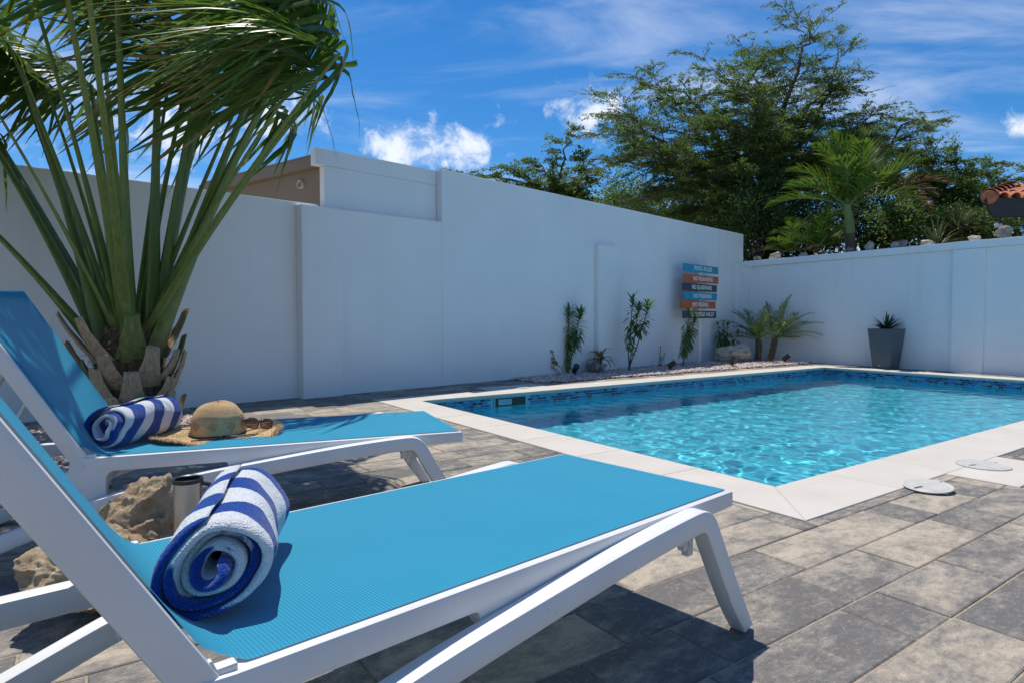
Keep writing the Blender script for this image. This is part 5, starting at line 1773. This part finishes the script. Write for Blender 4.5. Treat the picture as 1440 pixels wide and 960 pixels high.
tree('acacia_tree', RQ(790, 430, 22)[:2] + (0.0,), RQ(790, 300, 22), lt_, 32, M['leaf_acacia'], 'low leaning tree showing just above the tall wall', 'trees beyond the walls', nsub=10, ntwig=5, nanch=7, nleaf=5, sub_len=0.30, tr=0.14, leaf=(0.11, 0.026))
SH = [((1060, 330, 15.6), (1.5, 1.4, 2.2), 'dark shrub right behind the corner of the walls'), ((1120, 330, 16.4), (2.2, 1.6, 2.4), 'dark shrub behind the low yellowish palm'), ((1215, 315, 15.2), (1.7, 1.4, 1.7), 'dark shrub behind the slim palm trunk'),
      ((1262, 322, 14.3), (1.2, 1.2, 1.2), 'bright green shrub right of the slim palm'), ((1335, 335, 14.6), (1.8, 1.3, 1.3), 'shrub between the spiky plants on the bank'), ((1400, 330, 15.2), (1.8, 1.4, 1.3), 'shrub below the tiled eave'), ((985, 320, 19.5), (3.2, 2, 3.0), 'shrub behind the tall wall left of the corner'),
      ((900, 300, 20.5), (2.8, 2, 2.4), 'yellow green bush showing above the tall wall')]
for i, (q, sz, lb) in enumerate(SH):
    shrub('shrub', RQ(*q), sz, 60 + i, M['leaf_shrub'] if i not in (3, 7) else M['leaf_acacia'], lb, 'shrubs beyond the end wall', n=int(5200 * sz[0] * sz[2] / 2.0))


def feather_palm(name, loc, top, seed, label, nfr, L, ll, mat, shaft=True, el=(0.05, 1.35), droop=0.8, wind=(0, 0, 0), trunk_r=0.07, lw=0.016, npair=26, z_el_bias=0, dry=0):
    r = np.random.default_rng(seed)
    t = tag(empty(name, loc), label, 'palm', 'palms beyond the end wall')
    off = np.array(loc, float); top = np.array(top, float)
    P = curve3(off + np.array([0, 0, -0.1]), top, (0.04, 0, 0), 10)
    w = MB(); w.tube(P[:6] - off, np.linspace(trunk_r, trunk_r * 0.85, 6), 10); w.build('trunk', M['trunk'], t, smooth=60)
    if shaft:
        w = MB(); w.tube(P[5:] - off, np.linspace(trunk_r * 0.95, trunk_r * 0.6, 5), 10, a=0.6); w.build('crownshaft', M['petiole'], t, smooth=60, attr='lt')
    for k in range(nfr):
        a_ = k * 2.39996 + r.normal(0, 0.25); e = el[0] + (el[1] - el[0]) * (k / max(1, nfr - 1))
        d = np.array([math.cos(a_) * math.cos(e), math.sin(a_) * math.cos(e), math.sin(e)]) + np.array([0, 0, 0.15])
        Pq = rachis(top - np.array([0, 0, 0.04]), d, L * r.uniform(0.85, 1.1), droop, 12, wind)
        pinnate(t, Pq, off, M['frond_dry'] if k < dry else mat, seed * 50 + k, npair, ll, lw, 0.4, 0.018, 0.55, wind=(wind[0] * 0.5, 0, 0), start=0.12)
    return t


feather_palm('feather_palm', (7.06, 12.99, 2.06), np.array(RQ(1191, 288, 13.0)), 71, 'slim palm with green crownshaft standing behind the end wall', 17, 1.6, 0.52, M['frond'], wind=(-0.45, 0, 0.05), el=(0.25, 1.45), trunk_r=0.11, lw=0.024, npair=30)
feather_palm('feather_palm', RQ(1152, 372, 13.6)[:2] + (2.06,), np.array(RQ(1150, 345, 13.6)), 73, 'low yellow green palm at the wall, left of the slim palm', 12, 1.05, 0.34, M['frond'], shaft=False, wind=(-0.35, 0, 0), el=(0.15, 1.3), trunk_r=0.05)
feather_palm('feather_palm', RQ(1105, 372, 14.5)[:2] + (2.06,), np.array(RQ(1108, 352, 14.5)), 75, 'small ragged palm with browning fronds at the wall corner', 9, 0.9, 0.28, M['frond'], shaft=False, wind=(-0.3, 0, 0), el=(0.05, 1.0), trunk_r=0.05, dry=2)
feather_palm('feather_palm', RQ(1238, 380, 15.0)[:2] + (2.06,), np.array(RQ(1250, 268, 15.0)), 77, 'palm with tattered brown fronds between the trees', 14, 1.25, 0.42, M['frond_dark'], shaft=False, wind=(0.35, 0, 0), el=(-0.3, 1.2), trunk_r=0.09, dry=6, lw=0.02)
rosette('spiky_yucca', RQ(1316, 352, 13.4)[:2] + (2.06,), 90, 0.75, 0.016, 81, 'yucca', 'large spiky rosette plant on the bank right of the shrubs', 'plant', 'spiky plants on the bank', el=(-0.1, 1.45), droop=0.25, stem=0.35)
rosette('spiky_yucca', RQ(1347, 352, 14.0)[:2] + (2.06,), 70, 0.60, 0.014, 82, 'yucca', 'taller narrow spiky plant behind the large rosette', 'plant', 'spiky plants on the bank', el=(0.0, 1.45), droop=0.2, stem=0.85)
rosette('spiky_yucca', RQ(1232, 352, 13.6)[:2] + (2.06,), 50, 0.60, 0.012, 83, 'yucca', 'grassy tuft beside the slim palm trunk', 'plant', 'spiky plants on the bank', el=(0.1, 1.4), droop=0.7, stem=0.1)
